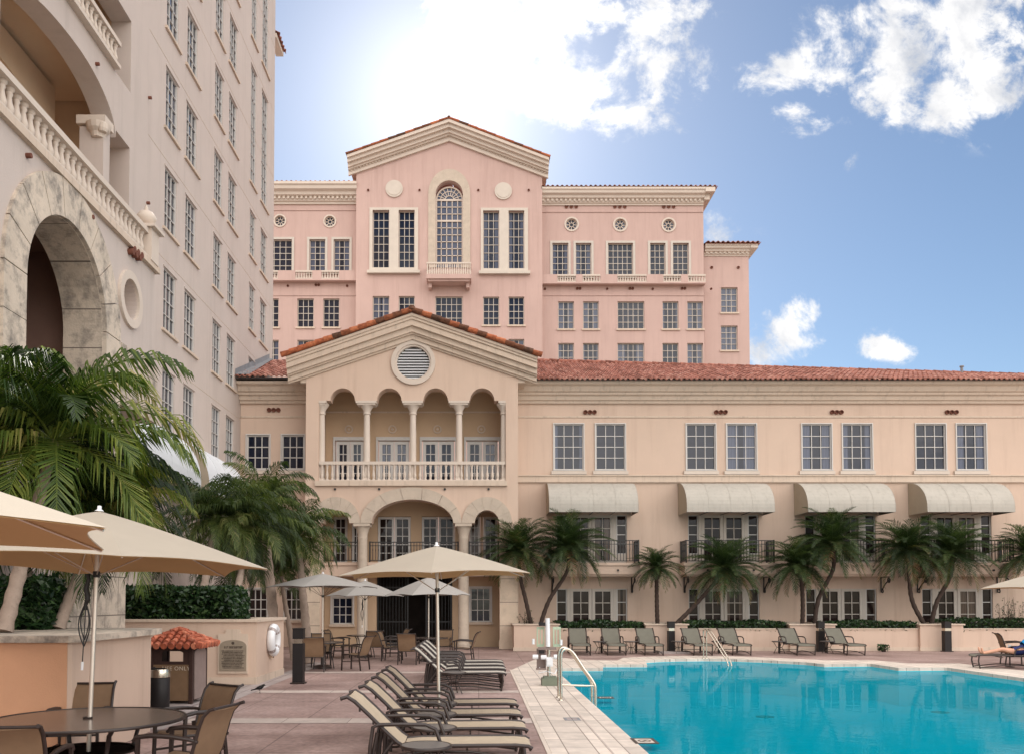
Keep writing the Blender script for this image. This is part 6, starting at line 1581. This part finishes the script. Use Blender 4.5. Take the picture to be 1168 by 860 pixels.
x = thing('drink_cup', 'small white cup standing beside the sunbather on the lounger', 'cup', (0, 0, 0)); xx, zz = W(1154.5, 736, 24.5); x.location = (xx, 24.62, 0); ORG[x.name] = (0, 0, 0)
m = MB(); m.lathe([(.035, .50), (.045, .62), (.042, .62), (.033, .505)], n=16); m.build('cup', 'whitepaint', x, smooth=50); m = MB(); m.lathe([(.12, .0), (.12, .015), (.02, .03), (.02, .47), (.14, .485), (.14, .498), (.0, .498)], n=20); m.build('stand', 'bronze', x, smooth=50)
# ================================================================== SKY AND SUN
w = bpy.data.worlds.new('World'); S.world = w; w.use_nodes = True; n = w.node_tree; L = n.links
for x in list(n.nodes): n.nodes.remove(x)
out = N(n, 'ShaderNodeOutputWorld')
SU, SV = ray(503, 112); sund = Vector((SU, 1, SV)).normalized()
ELEV = math.asin(sund.z); AZ = math.atan2(sund.x, sund.y)
sky = N(n, 'ShaderNodeTexSky', sky_type='NISHITA'); sky.sun_disc = False; sky.sun_elevation = ELEV; sky.sun_rotation = AZ
sky.air_density = 1.0; sky.dust_density = .15; sky.ozone_density = 2.6
tc = N(n, 'ShaderNodeTexCoord'); sx = N(n, 'ShaderNodeSeparateXYZ'); L.new(tc.outputs['Generated'], sx.inputs[0])
yy = math_(n, 'MAXIMUM', sx.outputs[1], .02)
U = math_(n, 'DIVIDE', sx.outputs[0], yy); Vv = math_(n, 'DIVIDE', sx.outputs[2], yy)
uv = N(n, 'ShaderNodeCombineXYZ'); L.new(U, uv.inputs[0]); L.new(Vv, uv.inputs[1])
front = math_(n, 'GREATER_THAN', sx.outputs[1], .05)
def noise(vec, scale, det=12, rough=.6, dist=0.0):
    x = N(n, 'ShaderNodeTexNoise'); x.inputs['Scale'].default_value = scale; x.inputs['Detail'].default_value = det; x.inputs['Roughness'].default_value = rough; x.inputs['Distortion'].default_value = dist
    L.new(vec, x.inputs['Vector']); return x.outputs['Fac']
nz = noise(uv.outputs[0], 10.0, 14, .64, .35)
nz2 = noise(uv.outputs[0], 30.0, 12, .65, .3)
nsum = math_(n, 'ADD', math_(n, 'MULTIPLY', nz, .75), math_(n, 'MULTIPLY', nz2, .25))
def blob(px, py, rx, ry, ang=0, amp=1.0):
    rx *= 1.25; ry *= 1.35; amp *= .85
    u0, v0 = ray(px, py); c, s = math.cos(R(ang)), math.sin(R(ang)); rx /= 1000; ry /= 1000
    du = math_(n, 'SUBTRACT', U, u0); dv = math_(n, 'SUBTRACT', Vv, v0)
    a = math_(n, 'ADD', math_(n, 'MULTIPLY', du, c/rx), math_(n, 'MULTIPLY', dv, s/rx))
    b = math_(n, 'ADD', math_(n, 'MULTIPLY', du, -s/ry), math_(n, 'MULTIPLY', dv, c/ry))
    d2 = math_(n, 'ADD', math_(n, 'MULTIPLY', a, a), math_(n, 'MULTIPLY', b, b))
    e = math_(n, 'EXPONENT', math_(n, 'MULTIPLY', d2, -1.0))
    return math_(n, 'MULTIPLY', e, amp)
BL = [(600, 30, 85, 48, -5, 1.3), (665, 55, 85, 62, -10, 1.4), (700, 100, 55, 34, -35, 1.1), (640, 95, 60, 36, 0, .7), (735, 25, 50, 45, 30, .8), (545, 90, 50, 30, 20, .5),
      (905, 75, 50, 22, 15, 1.0), (960, 60, 55, 30, 25, 1.1), (1010, 70, 40, 40, 40, .8), (1050, 115, 55, 22, -10, .7), (1100, 60, 75, 45, -20, 1.15), (1150, 15, 60, 40, 0, .9), (1140, 115, 50, 22, 10, .8), (1010, 10, 50, 20, 0, .6), (940, 15, 45, 14, 0, .45),
      (905, 132, 34, 13, -20, .75), (968, 185, 28, 14, 30, .98), (818, 266, 16, 16, 0, 1.15), (812, 290, 30, 10, 0, .6), (890, 150, 40, 8, -30, .4),
      (905, 392, 46, 18, 0, .95), (925, 352, 22, 16, 0, .9), (890, 370, 16, 16, 0, .5), (865, 402, 40, 20, 0, .8), (1010, 388, 24, 13, -5, .9), (1045, 396, 24, 10, 10, .8), (1000, 405, 30, 8, 0, .6), (862, 335, 14, 50, 0, .55), (1120, 440, 80, 14, 0, .5), (780, 10, 40, 12, 0, .35), (1230, 60, 70, 90, 0, .9), (820, 320, 25, 40, 0, .35)]
acc = None
for bb in BL:
    e = blob(*bb); acc = e if acc is None else math_(n, 'ADD', acc, e)
acc = math_(n, 'MINIMUM', acc, 1.15)
cl = math_(n, 'ADD', math_(n, 'MULTIPLY', acc, .52), math_(n, 'ADD', math_(n, 'MULTIPLY', math_(n, 'SUBTRACT', nsum, .5), 3.0), .5))
mr = N(n, 'ShaderNodeMapRange'); mr.interpolation_type = 'SMOOTHERSTEP'; L.new(cl, mr.inputs[0]); mr.inputs[1].default_value = .74; mr.inputs[2].default_value = 1.22
gate_ = N(n, 'ShaderNodeMapRange'); gate_.interpolation_type = 'SMOOTHSTEP'; L.new(acc, gate_.inputs[0]); gate_.inputs[1].default_value = .04; gate_.inputs[2].default_value = .35
cfront = math_(n, 'MULTIPLY', math_(n, 'MULTIPLY', mr.outputs[0], gate_.outputs[0]), front)
# thin high veil round the hidden sun
ss = N(n, 'ShaderNodeVectorMath', operation='DOT_PRODUCT'); nv_ = N(n, 'ShaderNodeVectorMath', operation='NORMALIZE'); L.new(tc.outputs['Generated'], nv_.inputs[0]); L.new(nv_.outputs[0], ss.inputs[0]); ss.inputs[1].default_value = sund
dsun = math_(n, 'ARCCOSINE', math_(n, 'MINIMUM', ss.outputs['Value'], .99999))
g1_ = math_(n, 'EXPONENT', math_(n, 'MULTIPLY', math_(n, 'POWER', math_(n, 'DIVIDE', dsun, .095), 1.4), -1))
g2_ = math_(n, 'EXPONENT', math_(n, 'MULTIPLY', math_(n, 'POWER', math_(n, 'DIVIDE', dsun, .33), 2.0), -1))
# broken cloud added out of view, behind and overhead, to light facades and deck
n3 = noise(nv_.outputs[0], 2.2, 10, .55, .2)
mr3 = N(n, 'ShaderNodeMapRange'); mr3.interpolation_type = 'SMOOTHSTEP'; L.new(n3, mr3.inputs[0]); mr3.inputs[1].default_value = .38; mr3.inputs[2].default_value = .56
backm = N(n, 'ShaderNodeMapRange'); backm.interpolation_type = 'SMOOTHSTEP'; L.new(math_(n, 'SUBTRACT', sx.outputs[2], math_(n, 'MULTIPLY', sx.outputs[1], 1.0)), backm.inputs[0]); backm.inputs[1].default_value = .05; backm.inputs[2].default_value = .35
lowm = N(n, 'ShaderNodeMapRange'); L.new(sx.outputs[2], lowm.inputs[0]); lowm.inputs[1].default_value = -.02; lowm.inputs[2].default_value = .1
cback = math_(n, 'MULTIPLY', math_(n, 'MULTIPLY', mr3.outputs[0], backm.outputs[0]), lowm.outputs[0])
bg0 = N(n, 'ShaderNodeBackground'); bg0.inputs[1].default_value = SKY_STR = .082
hs = N(n, 'ShaderNodeHueSaturation'); hs.inputs['Saturation'].default_value = .98; L.new(sky.outputs[0], hs.inputs['Color']); L.new(hs.outputs[0], bg0.inputs[0])
shm = N(n, 'ShaderNodeMapRange'); L.new(noise(uv.outputs[0], 11.0, 8, .6, .3), shm.inputs[0]); shm.inputs[1].default_value = .42; shm.inputs[2].default_value = .66; shade = shm.outputs[0]
dens = N(n, 'ShaderNodeMapRange'); L.new(cl, dens.inputs[0]); dens.inputs[1].default_value = .95; dens.inputs[2].default_value = 1.5
bgc = N(n, 'ShaderNodeBackground'); L.new(mixc(n, math_(n, 'MULTIPLY', shade, .75), (1.0, .985, .97), (.42, .46, .54)), bgc.inputs[0]); bgc.inputs[1].default_value = CLOUD_STR = .84
bgb = N(n, 'ShaderNodeBackground'); bgb.inputs[0].default_value = (1, .96, .92, 1); bgb.inputs[1].default_value = BACK_STR = 2.6
bgg = N(n, 'ShaderNodeBackground'); bgg.inputs[0].default_value = (1, .96, .90, 1); L.new(math_(n, 'ADD', math_(n, 'MULTIPLY', g1_, .55), math_(n, 'MULTIPLY', g2_, .085)), bgg.inputs[1])
m1 = N(n, 'ShaderNodeMixShader'); L.new(cfront, m1.inputs[0]); L.new(bg0.outputs[0], m1.inputs[1]); L.new(bgc.outputs[0], m1.inputs[2])
m2 = N(n, 'ShaderNodeMixShader'); L.new(cback, m2.inputs[0]); L.new(m1.outputs[0], m2.inputs[1]); L.new(bgb.outputs[0], m2.inputs[2])
ad = N(n, 'ShaderNodeAddShader'); L.new(m2.outputs[0], ad.inputs[0]); L.new(bgg.outputs[0], ad.inputs[1]); L.new(ad.outputs[0], out.inputs[0])
ld = bpy.data.lights.new('sun', 'SUN'); lo_ = bpy.data.objects.new('sun', ld); COL.objects.link(lo_); ld.energy = 3.0; ld.angle = R(.5); ld.color = (1, .95, .87)
lo_.rotation_euler = sund.to_track_quat('Z', 'Y').to_euler(); lo_.location = (0, 0, 60)
S.view_settings.view_transform = 'Standard'; S.view_settings.look = 'None'; S.view_settings.gamma = 1.0; S.view_settings.exposure = 0.42; S.view_settings.use_curve_mapping = False
S.render.engine = 'CYCLES'
S.cycles.max_bounces = 8; S.cycles.diffuse_bounces = 4; S.cycles.transparent_max_bounces = 12
